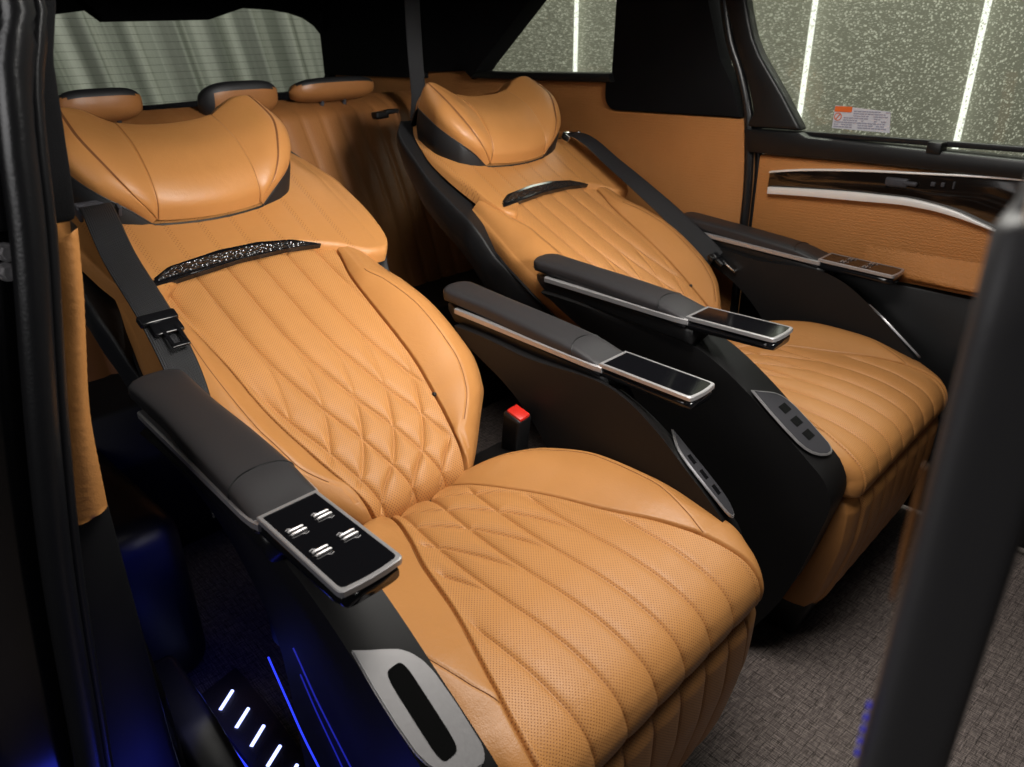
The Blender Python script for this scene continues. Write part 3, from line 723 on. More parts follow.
def seam_curves(P, a, s, targets, cols):
    """points on the surface grid P where |across| equals a target width, for every column and both sides"""
    ns = P.shape[0]; m = ns//2; out = []
    for tgt, ok in targets:
        for sd in (1, -1):
            pts = []
            for j in cols:
                if not ok[j]: continue
                rng = np.arange(m, ns) if sd > 0 else np.arange(m-1, -1, -1)
                aa = a[rng, j]; k = int(np.searchsorted(aa, tgt[rng[min(len(rng)//2, len(rng)-1)], j] if tgt.ndim == 2 else tgt[j]))
                if 0 < k < len(rng):
                    t_ = tgt[rng[k], j] if tgt.ndim == 2 else tgt[j]
                    f = (t_-aa[k-1])/max(aa[k]-aa[k-1], 1e-9); pts.append(P[rng[k-1], j]*(1-f)+P[rng[k], j]*f)
            if len(pts) > 3: out.append(np.array(pts))
    return out
def cord(pts, r=.0008):
    bm = bmesh.new(); tube(bm, pts, r, 6); return bm_mesh('stitch_line', bm)
def make_backrest():
    ns, nv = 430, 330
    s = np.linspace(-1, 1, ns)[:, None]; v = np.concatenate([np.linspace(-.038, .06, 90), np.linspace(.06, .605, nv-89)[1:]])[None]
    s, v = np.broadcast_arrays(s, v)
    hw = sp(v, *HWv); hi = sp(v, *HIv); hs = np.maximum(sp(v, *HSv), hi+.012)
    lf = sstep((-s)/.3)*sstep((v-.06)/.12); hw = hw*(1-.10*lf); hs = hi+(hs-hi)*(1-.3*lf)
    q = np.abs(s); QE = .93
    a = np.minimum(q/QE, 1)*hw
    hb = sp(v, [-.04, 0, .06, .15, .30, .42, .52, .62], [0, .0, .010, .026, .034, .028, .014, .004])
    t1 = np.clip((a-hi)/(hs-hi), 0, 1); t2 = np.clip((a-hs)/np.maximum(hw-hs, .004), 0, 1)
    wb = np.where(a < hs, hb*(.85*t1+.15*sstep(t1)), hb-(hb+.012)*t2**2.6)
    ed = np.clip((q-QE)/(1-QE), 0, 1)
    w0 = sp(v, [-.04, -.022, -.008, .006, .025, .05, .10, .18, .32, .46, .62], [-.10, -.062, -.030, -.008, .006, .012, .013, .012, .010, .0, -.012])
    w = w0+wb-.045*ed**1.3; a2 = a+.008*np.sin(math.pi*np.minimum(ed*.9, 1))*(1-ed*.4)
    u = np.sign(s)*a2
    P = bk(u, v, w); nrm = normals(P)
    if (nrm[ns//2, nv//2] @ NV) < 0: nrm = -nrm
    near, r, l = quilt(u, v, [-.04, .03, .066, .132, .196, .25, .34, .40, .7], [.092, .080, .072, .056, .036, .022, .004, 0, 0], [-.04, .034, .069, .132, .21, .30, .38, .7], [.21, .152, .110, .066, .030, .007, 0, 0])
    ins = sstep((hi-a)/.005)
    h = quilt_h(near, r, l, wl=.5+.45*sstep((.24-v)/.1), k=sstep((hi-a-.004)/.02))*ins*sstep((v+.02)/.03)
    h = h-.0032*np.exp(-((a-hi)/.0022)**2)-.0016*np.exp(-((a-hs)/.0018)**2)*(hb > .004)
    h = h+np.where(a > hi, .0070*(1-t2)*np.minimum(1, (a-hi)/.005), 0)+.002*np.sin(math.pi*t1)*(a > hi)
    P = P+nrm*h[..., None]
    idx = (a < hi-.001).astype(int)
    cols = np.arange(30, nv, 3)
    SEAMS['backrest'] = seam_curves(P, a, s, [(hi, v[0] > -.005), (hs, (v[0] > .07) & (v[0] < .47))], cols)
    return grid_mesh('backrest', P, np.stack([u, v], -1), idx, flip=True)
def make_shoulder(narrow=.165):
    ns, nr = 300, 160
    s, r = np.broadcast_arrays(np.linspace(-1, 1, ns)[:, None], np.linspace(0, 1, nr)[None])
    q = np.abs(s)
    vl = sp(q, [0, .35, .5, .62, .80, .90, 1.0], [.585, .582, .567, .548, .512, .508, .540])
    vt = .955-.03*q**2
    W = sp(r, [0, .12, .3, .55, .75, .9, 1.0], [.300, .312, .317, .318, .300, .275, .245])
    u = s*W*np.where(s < 0, 1-sstep(q/.4)*(narrow+.05*(1-sstep(r/.5))), 1+.045*sstep(q/.4)); vl = vl+np.where(s < 0, .03*sstep((q-.7)/.3), 0); v = vl+(vt-vl)*r
    e = np.minimum((1-q)/.05, 1); e2 = np.minimum(r/.04, 1); e3 = np.minimum((1-r)/.06, 1)
    rd = lambda x: np.sqrt(np.clip(1-(1-x)**2, 0, 1))
    base = .012+.002*sstep((q-.35)/.35)-.010*sstep((r-.55)/.45)-.020*sstep((q-.75)/.25)*sstep((r-.2)/.6)
    base = base+.014*(1-sstep((q-.1)/.35))*sstep((r-.0)/.2)*0
    w = -.016+(base+.016)*rd(e)*rd(e2)*rd(e3)
    P = bk(u, v, w); nrm = normals(P)
    if (nrm[ns//2, nr//2] @ NV) < 0: nrm = -nrm
    ln = np.abs(u % PITCHL - PITCHL/2)
    P = P-nrm*(.0008*np.exp(-(ln/.006)**2))[..., None]
    return grid_mesh('shoulder_panel', P, np.stack([u, v], -1), flip=True)
HC = lambda t: (sp(t, [0, .08, .3, .6, .88, 1], [.704, .708, .752, .822, .893, .912]), sp(t, [0, .08, .3, .6, .88, 1], [.020, .046, .083, .098, .092, .066]))
HK = lambda t: (sp(t, [0, .15, .3, .6, .85, 1], [.104, .138, .163, .188, .184, .163]), sp(t, [0, .12, .3, .6, .88, 1], [.704, .716, .760, .840, .914, .928]), sp(t, [0, .12, .3, .6, .85, 1], [.022, .060, .098, .122, .118, .082]))
HO = lambda t: (sp(t, [0, .15, .3, .6, .85, 1], [.112, .153, .186, .216, .211, .178]), sp(t, [0, .3, .6, .88, 1], [.706, .750, .826, .900, .925]), sp(t, [0, .15, .3, .6, 1], [.012, .042, .058, .066, .058]))
def make_head():
    ns, nt = 280, 150
    s, t = np.broadcast_arrays(np.linspace(-1, 1, ns)[:, None], np.linspace(0, 1, nt)[None])
    q = np.abs(s); A, B = .5, .76
    vc, wc = HC(t); ku, kv, kw = HK(t); ou, ov, ow = HO(t)
    cu_ = .103-.010*t
    x1 = np.clip(q/A, 0, 1); x2 = np.clip((q-A)/(B-A), 0, 1); x3 = np.clip((q-B)/(1-B), 0, 1)
    u = np.where(q < A, x1*cu_, np.where(q < B, cu_+(ku-cu_)*x2, ku+(ou-ku)*x3))
    # centre panel is slightly hollow; wings rise from it
    v = np.where(q < A, vc+.006*(1-x1**2)*0, np.where(q < B, vc+(kv-vc)*x2, kv+(ov-kv)*x3))
    w = np.where(q < A, wc-.010*(1-x1**2)*np.sin(math.pi*t*.5)**2+.004*np.sin(math.pi*t), np.where(q < B, wc+(kw-wc)*sstep(x2)*.6+(kw-wc)*x2*.4, kw+(ow-kw)*x3**1.5))
    tt = np.clip(t, 0, 1)**3
    v = v+np.where((q >= A) & (q < B), .010*np.sin(math.pi*x2)-.004*np.sin(math.pi*x2*2), np.where(q >= B, .006*np.sin(math.pi*x3), 0))*tt+.010*sstep((q-.25)/.45)*tt*(q < B)*1.0+.010*(q >= B)*(1-x3)*tt
    v = v-np.where(q < A, .012*(1-x1**2), 0)*(1-sstep(t/.5))
    u = np.where(q >= B, u+.016*np.sin(math.pi*x3)*np.sin(math.pi*np.clip(t*1.1, 0, 1)), u)
    P = bk(np.sign(s)*u, v, w); nrm = normals(P)
    if (nrm[ns//2, nt//2] @ NV) < 0: nrm = -nrm
    d1 = (q-A); d2 = (q-B)
    h = .003*np.sin(math.pi*x2)*(q > A)-.0022*np.exp(-(d1/.008)**2)-.0022*np.exp(-(d2/.008)**2)
    P = P+nrm*h[..., None]
    idx = np.zeros(s.shape, int); idx[(np.abs(d1) < .0038) | (np.abs(d2) < .0038)] = 1
    ex = [P]; eu = [np.stack([u, v], -1)]; ei = [idx]
    for a in np.linspace(.08, 1, 12):       # the top folds over to the back
        ang = a*math.pi/2
        ex.append((P[:, -1]+AV*.010*math.sin(min(ang*3, math.pi/2))-NV*(.13*a))[:, None]); eu.append(eu[0][:, -1:]+.1*a); ei.append(np.full((ns, 1), 0 if a < .25 else 2))
    return grid_mesh('headrest', np.concatenate(ex, 1), np.concatenate(eu, 1), np.concatenate(ei, 1), flip=True)
def make_head_back():
    nt = 60; t = np.linspace(0, 1, nt); ou, ov, ow = HO(t); vc, wc = HC(t)
    rows = []
    prof = [(1.0, 0.0), (1.015, -.012), (1.01, -.045), (.95, -.085), (.7, -.115), (0, -.12)]
    for sg in (-1, 1):
        for k, (f, dw) in enumerate(prof if sg < 0 else prof[::-1]):
            rows.append(bk(sg*ou*f, ov-.004*(k > 0)+dw*.25, ow+dw+.001))
    G = np.stack(rows, 0)
    top = []
    return grid_mesh('back_cover', G)
def head_rim():
    bm = bmesh.new(); t = np.linspace(0, 1, 40); ou, ov, ow = HO(t)
    P = bk(ou, ov, ow-.001); P2 = bk(-ou, ov, ow-.001); u = np.linspace(-.108, .108, 40)
    tube(bm, np.concatenate([P2[::-1], bk(u, .703-.012*(1-(u/.112)**2), np.full(40, .012)), P]), .0024, 8)
    return bm_mesh('rim_piping', bm)
def make_shell():
    nv = 90; v = np.linspace(-.03, .955, nv)
    hw = sp(v, [-.04, .0, .07, .133, .21, .40, .50, .56, .70, .80, .90, .955], [.09, .115, .18, .24, .280, .288, .296, .312, .320, .304, .278, .225])
    th = sp(v, [-.04, .1, .3, .6, .8, .955], [.12, .13, .135, .125, .09, .03])
    w0 = sp(v, [-.04, 0, .05, .45, .56, .8, .955], [-.09, -.07, -.05, -.040, -.010, -.010, -.014])
    cs = [(.70, -.14), (.98, -.10), (1.0, -.05), (1.012, -.09), (1.02, -.2), (1.015, -.5), (.97, -.8), (.85, -.97), (.5, -1.0), (0, -1.0)]
    cs = cs+[(-a, b) for a, b in cs[-2::-1]]
    G = np.stack([bk(a*hw*((1-.10*sstep(v/.15)-.03*sstep((v-.5)/.1)) if a < 0 else (1+.03*sstep((v-.5)/.08))), v, w0+b*th) for a, b in cs], 0)
    return grid_mesh('back_shell', G)
def shell_piping():
    bm = bmesh.new(); v = np.linspace(0, .52, 60); hw = sp(v, *HWv)
    w0 = sp(v, [-.04, -.02, .0, .02, .05, .10, .18, .32, .46, .62], [-.085, -.05, -.026, -.012, -.002, .004, .008, .008, .0, -.012])
    L_, R2 = [bk(s*(hw*((1-.10*sstep((v-.06)/.12)) if s < 0 else 1)+.005), v, w0-.05) for s in (-1, 1)]
    tube(bm, np.concatenate([L_[::-1], R2]), .0035, 8)
    return bm_mesh('piping', bm)
# vent
VO = [(-.186, .552), (-.174, .571), (-.137, .592), (-.035, .607), (.04, .607), (.108, .595), (.163, .566), (.09, .574), (-.01, .573), (-.11, .562)]
def uv_prism(poly, w0, w1, bev):
    bm = bmesh.new(); t = bmesh.new()
    va = [t.verts.new(bk(p[0], p[1], w0)) for p in poly]; vb = [t.verts.new(bk(p[0], p[1], w1)) for p in poly]; n = len(poly)
    t.faces.new(va); t.faces.new(vb[::-1])
    for i in range(n): t.faces.new((va[i], vb[i], vb[(i+1) % n], va[(i+1) % n]))
    bmesh.ops.recalc_face_normals(t, faces=t.faces); bmesh.ops.bevel(t, geom=t.edges[:], offset=bev, segments=3, affect='EDGES')
    bmesh.ops.triangulate(t, faces=[f for f in t.faces if len(f.verts) > 4])
    tmp = bpy.data.meshes.new('t'); t.to_mesh(tmp); t.free(); bm.from_mesh(tmp); bpy.data.meshes.remove(tmp)
    return bm
def inset(poly, k):
    c = np.mean(np.array(poly), 0)
    return [(c[0]+(p[0]-c[0])*k[0], c[1]+(p[1]-c[1])*k[1]) for p in poly]

# cushion
CP = np.array([(.02, .415), (.06, .440), (.10, .463), (.145, .477), (.2, .483), (.3, .486), (.40, .487), (.47, .481), (.52, .469), (.555, .453), (.574, .431), (.579, .411), (.577, .397), (.558, .388)])
HOx = ([.02, .06, .09, .13, .167, .25, .35, .45, .52, .552, .575], [.125, .14, .165, .208, .240, .270, .279, .284, .283, .278, .266])
HIx = ([.02, .10, .18, .25, .35, .45, .52, .56, .6], [.05, .066, .095, .125, .157, .198, .222, .231, .233])
HSx = ([.02, .09, .14, .18, .27, .37, .45, .49, .53, .6], [.07, .085, .150, .197, .240, .246, .228, .216, .226, .236])
def make_cushion():
    ns, nr = 400, 420
    prof = smooth_path(CP, nr); al = np.concatenate([[0], np.cumsum(np.linalg.norm(np.diff(prof, axis=0), axis=1))])
    s = np.linspace(-1, 1, ns)[:, None]; s, x = np.broadcast_arrays(s, prof[:, 0][None]); _, z0 = np.broadcast_arrays(s, prof[:, 1][None]); _, L = np.broadcast_arrays(s, al[None])
    iL = int(np.argmax(prof[:, 0])); xm = np.maximum.accumulate(prof[:, 0]); _, xx = np.broadcast_arrays(s, xm[None])
    ho = sp(xx, *HOx); hi = sp(xx, *HIx); hs = np.maximum(sp(xx, *HSx), hi+.004)
    q = np.abs(s); QE = .92; a = np.minimum(q/QE, 1)*ho; ed = np.clip((q-QE)/(1-QE), 0, 1)
    hb = sp(xx, [.02, .09, .15, .25, .38, .46, .50, .6], [.0, .012, .026, .028, .020, .008, .002, .0])
    t1 = np.clip((a-hi)/(hs-hi), 0, 1); t2 = np.clip((a-hs)/np.maximum(ho-hs, .004), 0, 1)
    wb = np.where(a < hs, hb*(t1*(2-t1)*.5+.5*sstep(t1)), hb-(hb+.006+.012*sstep((xx-.5)/.07))*t2**2.4)
    P0 = np.stack([x, np.sign(s)*(a+.007*np.sin(math.pi*ed*.8)), z0], -1)
    # profile normal in xz
    tg = np.gradient(prof, axis=0); tg /= np.linalg.norm(tg, axis=1, keepdims=True); pn = np.stack([-tg[:, 1], tg[:, 0]], -1)
    dz = wb-.05*ed**1.25
    P0[..., 0] += pn[None, :, 0]*dz; P0[..., 2] += pn[None, :, 1]*dz
    P0[..., 0] -= .013*sstep((q-.72)/.28)**2*sstep((xx-.47)/.1)      # rounded front corners
    nrm = normals(P0)
    if nrm[ns//2, nr//3, 2] < 0: nrm = -nrm
    u = np.sign(s)*a
    near, r, l = quilt(u, xx, [.02, .10, .19, .26, .33, .42, .7], [.070, .046, .022, .010, .003, 0.0, 0], [.02, .10, .155, .196, .246, .33, .42, .7], [.20, .140, .098, .066, .037, .010, 0.0, 0])
    ins = sstep((hi-a)/.005)
    h = quilt_h(near, r, l, .0054+.0018*sstep((.38-xx)/.1), wl=1.0*sstep((.39-xx)/.09), k=sstep((hi-a-.004)/.02)*(.35+.65*sstep((L[0, -1]-.022-L)/.03)))*ins
    h = h+np.where(a > hi, .0055*np.minimum(1, (a-hi)/.005)*(1-t2), 0)-.0030*np.exp(-((a-hi)/.0022)**2)-.0016*np.exp(-((a-hs)/.0018)**2)*(hb > .003)
    P = P0+nrm*h[..., None]
    idx = (a < hi-.001).astype(int)
    cols = np.arange(4, nr-4, 3)
    SEAMS['cushion'] = seam_curves(P, a, s, [(hi, xx[0] > .06), (hs, (xx[0] > .10) & (xx[0] < .487))], cols)
    return grid_mesh('cushion', P, np.stack([u, L], -1), idx, flip=True)
def make_legrest():
    ns, nr = 400, 150
    s, r = np.broadcast_arrays(np.linspace(-1, 1, ns)[:, None], np.linspace(0, 1, nr)[None])
    x = sp(r, [0, .04, .12, .3, .6, .9, 1.0], [.556, .573, .580, .579, .565, .542, .526]); z = .385-.289*r
    hw = sp(r, [0, .1, .5, 1], [.250, .254, .246, .230]); q = np.abs(s)
    a = np.minimum(q/.93, 1)*hw; ed = np.clip((q-.93)/.07, 0, 1)
    x = x-.014*sstep((q-.75)/.25)**2-.045*ed
    P = np.stack([x, np.sign(s)*(a+.006*np.sin(math.pi*ed*.8)), z+0*a], -1); nrm = normals(P)
    if nrm[ns//2, nr//2, 0] < 0: nrm = -nrm
    u = np.sign(s)*a; near = np.abs(u % PITCHL-PITCHL/2)
    ins = sstep((.21-a)/.01)
    h = quilt_h(near, near, near, .0048, k=.35+.65*sstep(r/.12))*ins-.003*np.exp(-((a-.212)/.0022)**2)
    P = P+nrm*h[..., None]
    idx = (a < .211).astype(int)
    SEAMS['leg_rest'] = seam_curves(P, a, s, [(a*0+.212, r[0] > -1)], np.arange(2, nr-2, 3))
    return grid_mesh('leg_rest', P, np.stack([u, z+0*u], -1), idx, flip=True)
def cushion_skirt():
    bm = bmesh.new()
    prism(bm, [(.02, .30), (.50, .30), (.532, .40), (.515, .445), (.42, .462), (.10, .462), (.02, .45)], 'y', -.262, .262, .012, 3)
    return bm_mesh('cushion_frame', bm)
def seat_base():
    bm = bmesh.new(); prism(bm, [(.12, .001), (.50, .001), (.525, .09), (.54, .36), (.12, .36)], 'y', -.226, .226, .012, 3)
    return bm_mesh('seat_base', bm)

# side panel: a diagonal brace from the arm down to the floor; ridge on the outer edge, sloping inner top face
def side_panel(sg):
    tilt = -.010 if sg < 0 else -.042
    top = [(-.11, .660), (-.05, .662), (.10, .656), (.24, .646), (.275, .636), (.33, .612), (.395, .572), (.45, .532), (.51, .488), (.548, .455), (.563, .415), (.552, .35), (.515, .20), (.462, .08), (.42, .012)]
    if sg > 0: top = [(-.11, .650), (-.05, .648), (.10, .632), (.20, .616), (.245, .606), (.30, .584), (.36, .548), (.42, .500), (.47, .458), (.495, .43), (.500, .40), (.490, .33), (.46, .20), (.43, .06), (.41, .012)]
    bot = [(-.10, .635), (-.085, .622), (-.05, .605), (.02, .570), (.07, .535), (.115, .490), (.145, .445), (.160, .39), (.165, .30), (.165, .18), (.165, .10), (.165, .06), (.165, .03), (.165, .012), (.17, .01)]
    n = 70; T = smooth_path(top, n); Bt = smooth_path(bot, n)
    yo = .337; yi = .268
    rows = []
    for f in np.linspace(0, 1, 9):
        # outer face leans in a little towards the bottom
        rows.append(np.stack([T[:, 0]*(1-f)+Bt[:, 0]*f, np.full(n, sg*(yo-.004*(f == 0)-.030*f**1.5)), T[:, 1]*(1-f)+Bt[:, 1]*f-.004*(f == 0)], -1))
    yb = np.full(n, sg*yi)
    inn = [np.stack([Bt[:, 0], yb, Bt[:, 1]], -1)]
    for f in (.6, .3, .08, 0):
        drop = tilt
        inn.append(np.stack([T[:, 0]*(1-f)+Bt[:, 0]*f, np.full(n, sg*(yi)), T[:, 1]*(1-f)+Bt[:, 1]*f-drop*(1-f)*sstep((T[:, 0]-.05)/.28)], -1))
    up1 = inn[-1]*.35+rows[0]*.65; up1[:, 2] += .002
    up2 = inn[-1]*.65+rows[0]*.35; up2[:, 2] += .002
    up0 = rows[0].copy(); up0[:, 1] -= sg*.006; up0[:, 2] += .003
    G = np.stack(rows+inn+[up2, up1, up0], 0)
    me = grid_mesh('side_panel', G, wrap=True)
    bm = bmesh.new(); bm.from_mesh(me)
    bmesh.ops.holes_fill(bm, edges=[e for e in bm.edges if e.is_boundary], sides=0)
    bmesh.ops.recalc_face_normals(bm, faces=bm.faces); bm.to_mesh(me); bm.free()
    try: me.set_sharp_from_angle(angle=R_(42))
    except Exception: pass
    return me
def slope_frame(sg):
    """local frame on the sloping face of a side panel: origin, along (down-forward), across (towards the seat), normal"""
    o = Vector((.395, sg*.335, .576)); al = Vector((.115, 0, -.084)).normalized(); ac = Vector((0, -sg*.067, .010)).normalized()
    if sg > 0: o = Vector((.352, .335, .556)); al = Vector((.11, 0, -.084)).normalized(); ac = Vector((0, -.067, .042)).normalized()
    n = al.cross(ac); 
    if n.z < 0: n = -n
    ac = (ac-al*ac.dot(al)).normalized()
    return o, al, ac, n
def slab(sg, poly, h0, h1, bev):
    o, al, ac, n = slope_frame(sg); t = bmesh.new()
    va = [t.verts.new(o+al*p[0]+ac*p[1]+n*h0) for p in poly]; vb = [t.verts.new(o+al*p[0]+ac*p[1]+n*h1) for p in poly]; m = len(poly)
    t.faces.new(va); t.faces.new(vb[::-1])
    for i in range(m): t.faces.new((va[i], vb[i], vb[(i+1) % m], va[(i+1) % m]))
    bmesh.ops.recalc_face_normals(t, faces=t.faces)
    if bev: bmesh.ops.bevel(t, geom=t.edges[:], offset=bev, segments=2, affect='EDGES')
    bmesh.ops.triangulate(t, faces=[f for f in t.faces if len(f.verts) > 4])
    return t
PL = [(-.006, .001), (.004, .016), (.012, .030), (.022, .045), (.032, .053), (.045, .059), (.062, .0625), (.10, .064), (.150, .063), (.160, .059), (.165, .052), (.164, .040), (.156, .024), (.145, .012), (.132, .005), (.115, .001), (.08, -.001), (.04, -.001)]
def trim_plate(sg, kind):
    P = PL
    t = slab(sg, P, .0, .0045, .0018)
    me = bm_mesh('trim_plate', t)
    return me
# arms
def arm_path(sg):
    # (x, y centre, z top) rear to front
    if sg < 0: return dict(rear=(-.150, -.287, .724), front=(.270, -.312, .701), tip=(.434, -.323, .697), hw=.042, thw=.0375)
    return dict(rear=(-.165, .317, .716), front=(.242, .325, .669), tip=(.406, .328, .652), hw=.040, thw=.037)
def lerp3(a, b, t): return [a[k]+(b[k]-a[k])*t for k in range(3)]
def make_pad(sg):
    A = arm_path(sg); secs = []; TT = np.concatenate([[0, .008, .02, .04], np.linspace(.07, .94, 22), [.965, .985, .996, 1.0]])
    for t in TT:
        c = lerp3(A['rear'], A['front'], t)
        e0 = math.sqrt(max(0, 1-(1-min(t/.045, 1))**2)); e1 = math.sqrt(max(0, 1-(1-min((1-t)/.04, 1))**2)); e = max(.35, e0)*max(.6, e1)
        nar = 1-.10*math.exp(-((t-.30)/.22)**2)
        hh = .0175*(.62+.20*e0+.18*sstep((t-.05)/.5))*(1-.25*sstep((t-.80)/.20))
        top = c[2]-.010*sstep((t-.80)/.20)-.003*(1-e0)+.003*math.sin(math.pi*t)
        secs.append(((c[0], c[1], top-hh), (0, A['hw']*nar*e, 0), (0, 0, hh)))
    G = loft(secs, 64, 3.8)
    me = grid_mesh('arm_pad', G, wrap=True)
    return me
def pad_seam(sg):
    A = arm_path(sg); bm = bmesh.new(); pts = []
    for k in np.sin(np.linspace(-1, 1, 40)*math.pi/2):
        t = .80+.03*k*k; c = lerp3(A['rear'], A['front'], t)
        hh = .0175*(1-.25*sstep((t-.80)/.20)); tp_ = c[2]-.010*sstep((t-.80)/.20)+.003*math.sin(math.pi*t)
        pts.append((c[0], c[1]+k*A['hw']*(1-.10*math.exp(-((t-.30)/.22)**2)), tp_-hh+hh*max(0, 1-abs(k)**3.8)**(1/3.8)+.0003))
    tube(bm, pts, .0011, 6)
    return bm_mesh('pad_seam', bm)
def edge_seam(sg):
    A = arm_path(sg); bm = bmesh.new(); pts = []
    for t in np.linspace(.03, .97, 30):
        c = lerp3(A['rear'], A['front'], t); pts.append((c[0], c[1]+sg*A['hw']*(1-.10*math.exp(-((t-.30)/.22)**2))*.99, c[2]-.0165-.010*sstep((t-.80)/.20)))
    tube(bm, pts, .0008, 6)
    return bm_mesh('edge_seam', bm)
def carrier(sg):
    """black beam under the pad that runs into the tray"""
    A = arm_path(sg); secs = []
    for t in np.linspace(0, 1, 24):
        c = lerp3(A['rear'], A['front'], t); hh = .018
        e = min(1, .5+t*6)
        secs.append(((c[0]+.004, c[1], c[2]-.036-hh*.6), (0, (A['hw']-.004)*e, 0), (0, 0, hh*e)))
    return grid_mesh('armrest', loft(secs, 32, 5), wrap=True)
def tray(sg):
    A = arm_path(sg); f, tp = A['front'], A['tip']; W = A['thw']
    def outline(k, x0, x1, in_):
        pts = []
        d = Vector(tp)-Vector(f)
        y0, y1 = f[1], tp[1]
        L = x1-x0; r_ = .010
        base = [(x0, -1), (x1-.007, -1), (x1-.0025, -.97), (x1, -.88), (x1+.002, -.4), (x1+.0025, 0), (x1+.002, .4), (x1, .88), (x1-.0025, .97), (x1-.007, 1), (x0, 1)]
        for (x, s) in base:
            t = (x-f[0])/(tp[0]-f[0]); pts.append((x, y0+(y1-y0)*t+s*(W-in_)))
        return pts
    def zt(x): t = (x-f[0])/(tp[0]-f[0]); return f[2]+(tp[2]-f[2])*t-.008*(1-t)
    return outline, zt
def tray_frame(sg):
    outline, zt = tray(sg); A = arm_path(sg); x0, x1 = A['front'][0]-.012, A['tip'][0]
    o = outline(0, x0, x1, 0); i = outline(0, x0+.006, x1-.005, .0045)
    bm = bmesh.new(); n = len(o)
    def ring(pts, dz, tp=0): return [bm.verts.new((p[0], p[1], zt(p[0])+dz)) for p in pts]
    ob = outline(0, x0, x1-.004, .003)
    R0 = ring(ob, -.0085); R1 = ring(o, -.0070); R2 = ring(o, -.001); R3 = ring(outline(0, x0+.001, x1-.001, .001), 0.0); R4 = ring(i, 0.0); R5 = ring(i, -.004)
    for a, b in ((R0, R1), (R1, R2), (R2, R3), (R3, R4), (R4, R5)):
        for k in range(n): bm.faces.new((a[k], a[(k+1) % n], b[(k+1) % n], b[k]))
    bm.faces.new(R0[::-1])
    return bm_mesh('tray_frame', bm, True, 30)
def side_rail(sg, s):
    A = arm_path(sg); bm = bmesh.new(); pts = []
    for t in np.linspace(.12, 1, 20):
        c = lerp3(A['rear'], A['front'], t); k2 = sstep((t-.93)/.07)
        pts.append((c[0]-.006*(t == 1), c[1]+s*((A['hw']-.0005)*(1-k2)+(A['thw']-.001)*k2), c[2]-.0365+.0175*t))
    rows = [[bm.verts.new((p[0], p[1]+s*d, p[2]+h)) for p in pts] for d, h in ((-.006, -.006), (0.0, -.006), (.003, -.004), (.003, .004), (0.0, .006), (-.006, .006))]
    for a, b in zip(rows, rows[1:]+rows[:1]):
        for k in range(len(pts)-1): bm.faces.new((a[k], a[k+1], b[k+1], b[k]))
    for e in (0, -1): bm.faces.new([r[e] for r in rows])
    return bm_mesh('side_rail', bm, True, 30)
def tray_top(sg, name):
    outline, zt = tray(sg); A = arm_path(sg); x0, x1 = A['front'][0]-.012, A['tip'][0]
    i = outline(0, x0+.006, x1-.005, .0045); bm = bmesh.new()
    f = bm.faces.new([bm.verts.new((p[0], p[1], zt(p[0])-.0022)) for p in i])
    r = bmesh.ops.extrude_face_region(bm, geom=[f]); 
    for v_ in [g for g in r['geom'] if isinstance(g, bmesh.types.BMVert)]: v_.co.z += .0016
    bmesh.ops.triangulate(bm, faces=[f for f in bm.faces if len(f.verts) > 4])
    return bm_mesh(name, bm, False)
def tray_under(sg):
    outline, zt = tray(sg); A = arm_path(sg); x0, x1 = A['front'][0]-.02, A['tip'][0]
    bm = bmesh.new(); secs = []
    for x in np.linspace(x0, x1-.003, 12):
        t = (x-x0)/(x1-x0); y = A['front'][1]+(A['tip'][1]-A['front'][1])*t
        secs.append(((x, y, zt(x)-.0178), (0, A['thw']-.0015-.004*(t > .9), 0), (0, 0, .0105*(1-.25*t))))
    return grid_mesh('tray_underside', loft(secs, 24, 4), wrap=True)
def button(sg, dx, dy):
    outline, zt = tray(sg); A = arm_path(sg); x = A['front'][0]+dx
    t = dx/(A['tip'][0]-A['front'][0]); y = A['front'][1]+(A['tip'][1]-A['front'][1])*t+dy; z = zt(x)-.0004
    bm = bmesh.new()
    for k in (-.0034, .0034): tube(bm, [(x+k, y-.0085, z+.0004), (x+k, y-.0072, z+.0012), (x+k, y+.0072, z+.0012), (x+k, y+.0085, z+.0004)], .0019, 8)
    for e in (-1, 1):
        tube(bm, [(x+e*.0080, y+e*.002, z-.0004), (x+e*.0108, y+e*.0045, z-.0004), (x+e*.0092, y+e*.0085, z-.0004)], .0009, 6)
    return bm_mesh('button', bm)

def mirror_pts(p, sg): return [(a[0], a[1]*sg, a[2]) for a in p]
meshes = {}
def shared(key, fn):
    if key not in meshes: meshes[key] = fn()
    return meshes[key]
def part(name, me, mats, parent):
    o = bpy.data.objects.new(name, me); COL.objects.link(o); o.parent = parent
    if len(me.materials) == 0:
        for x in (mats if isinstance(mats, (list, tuple)) else [mats]): me.materials.append(x)
    return o

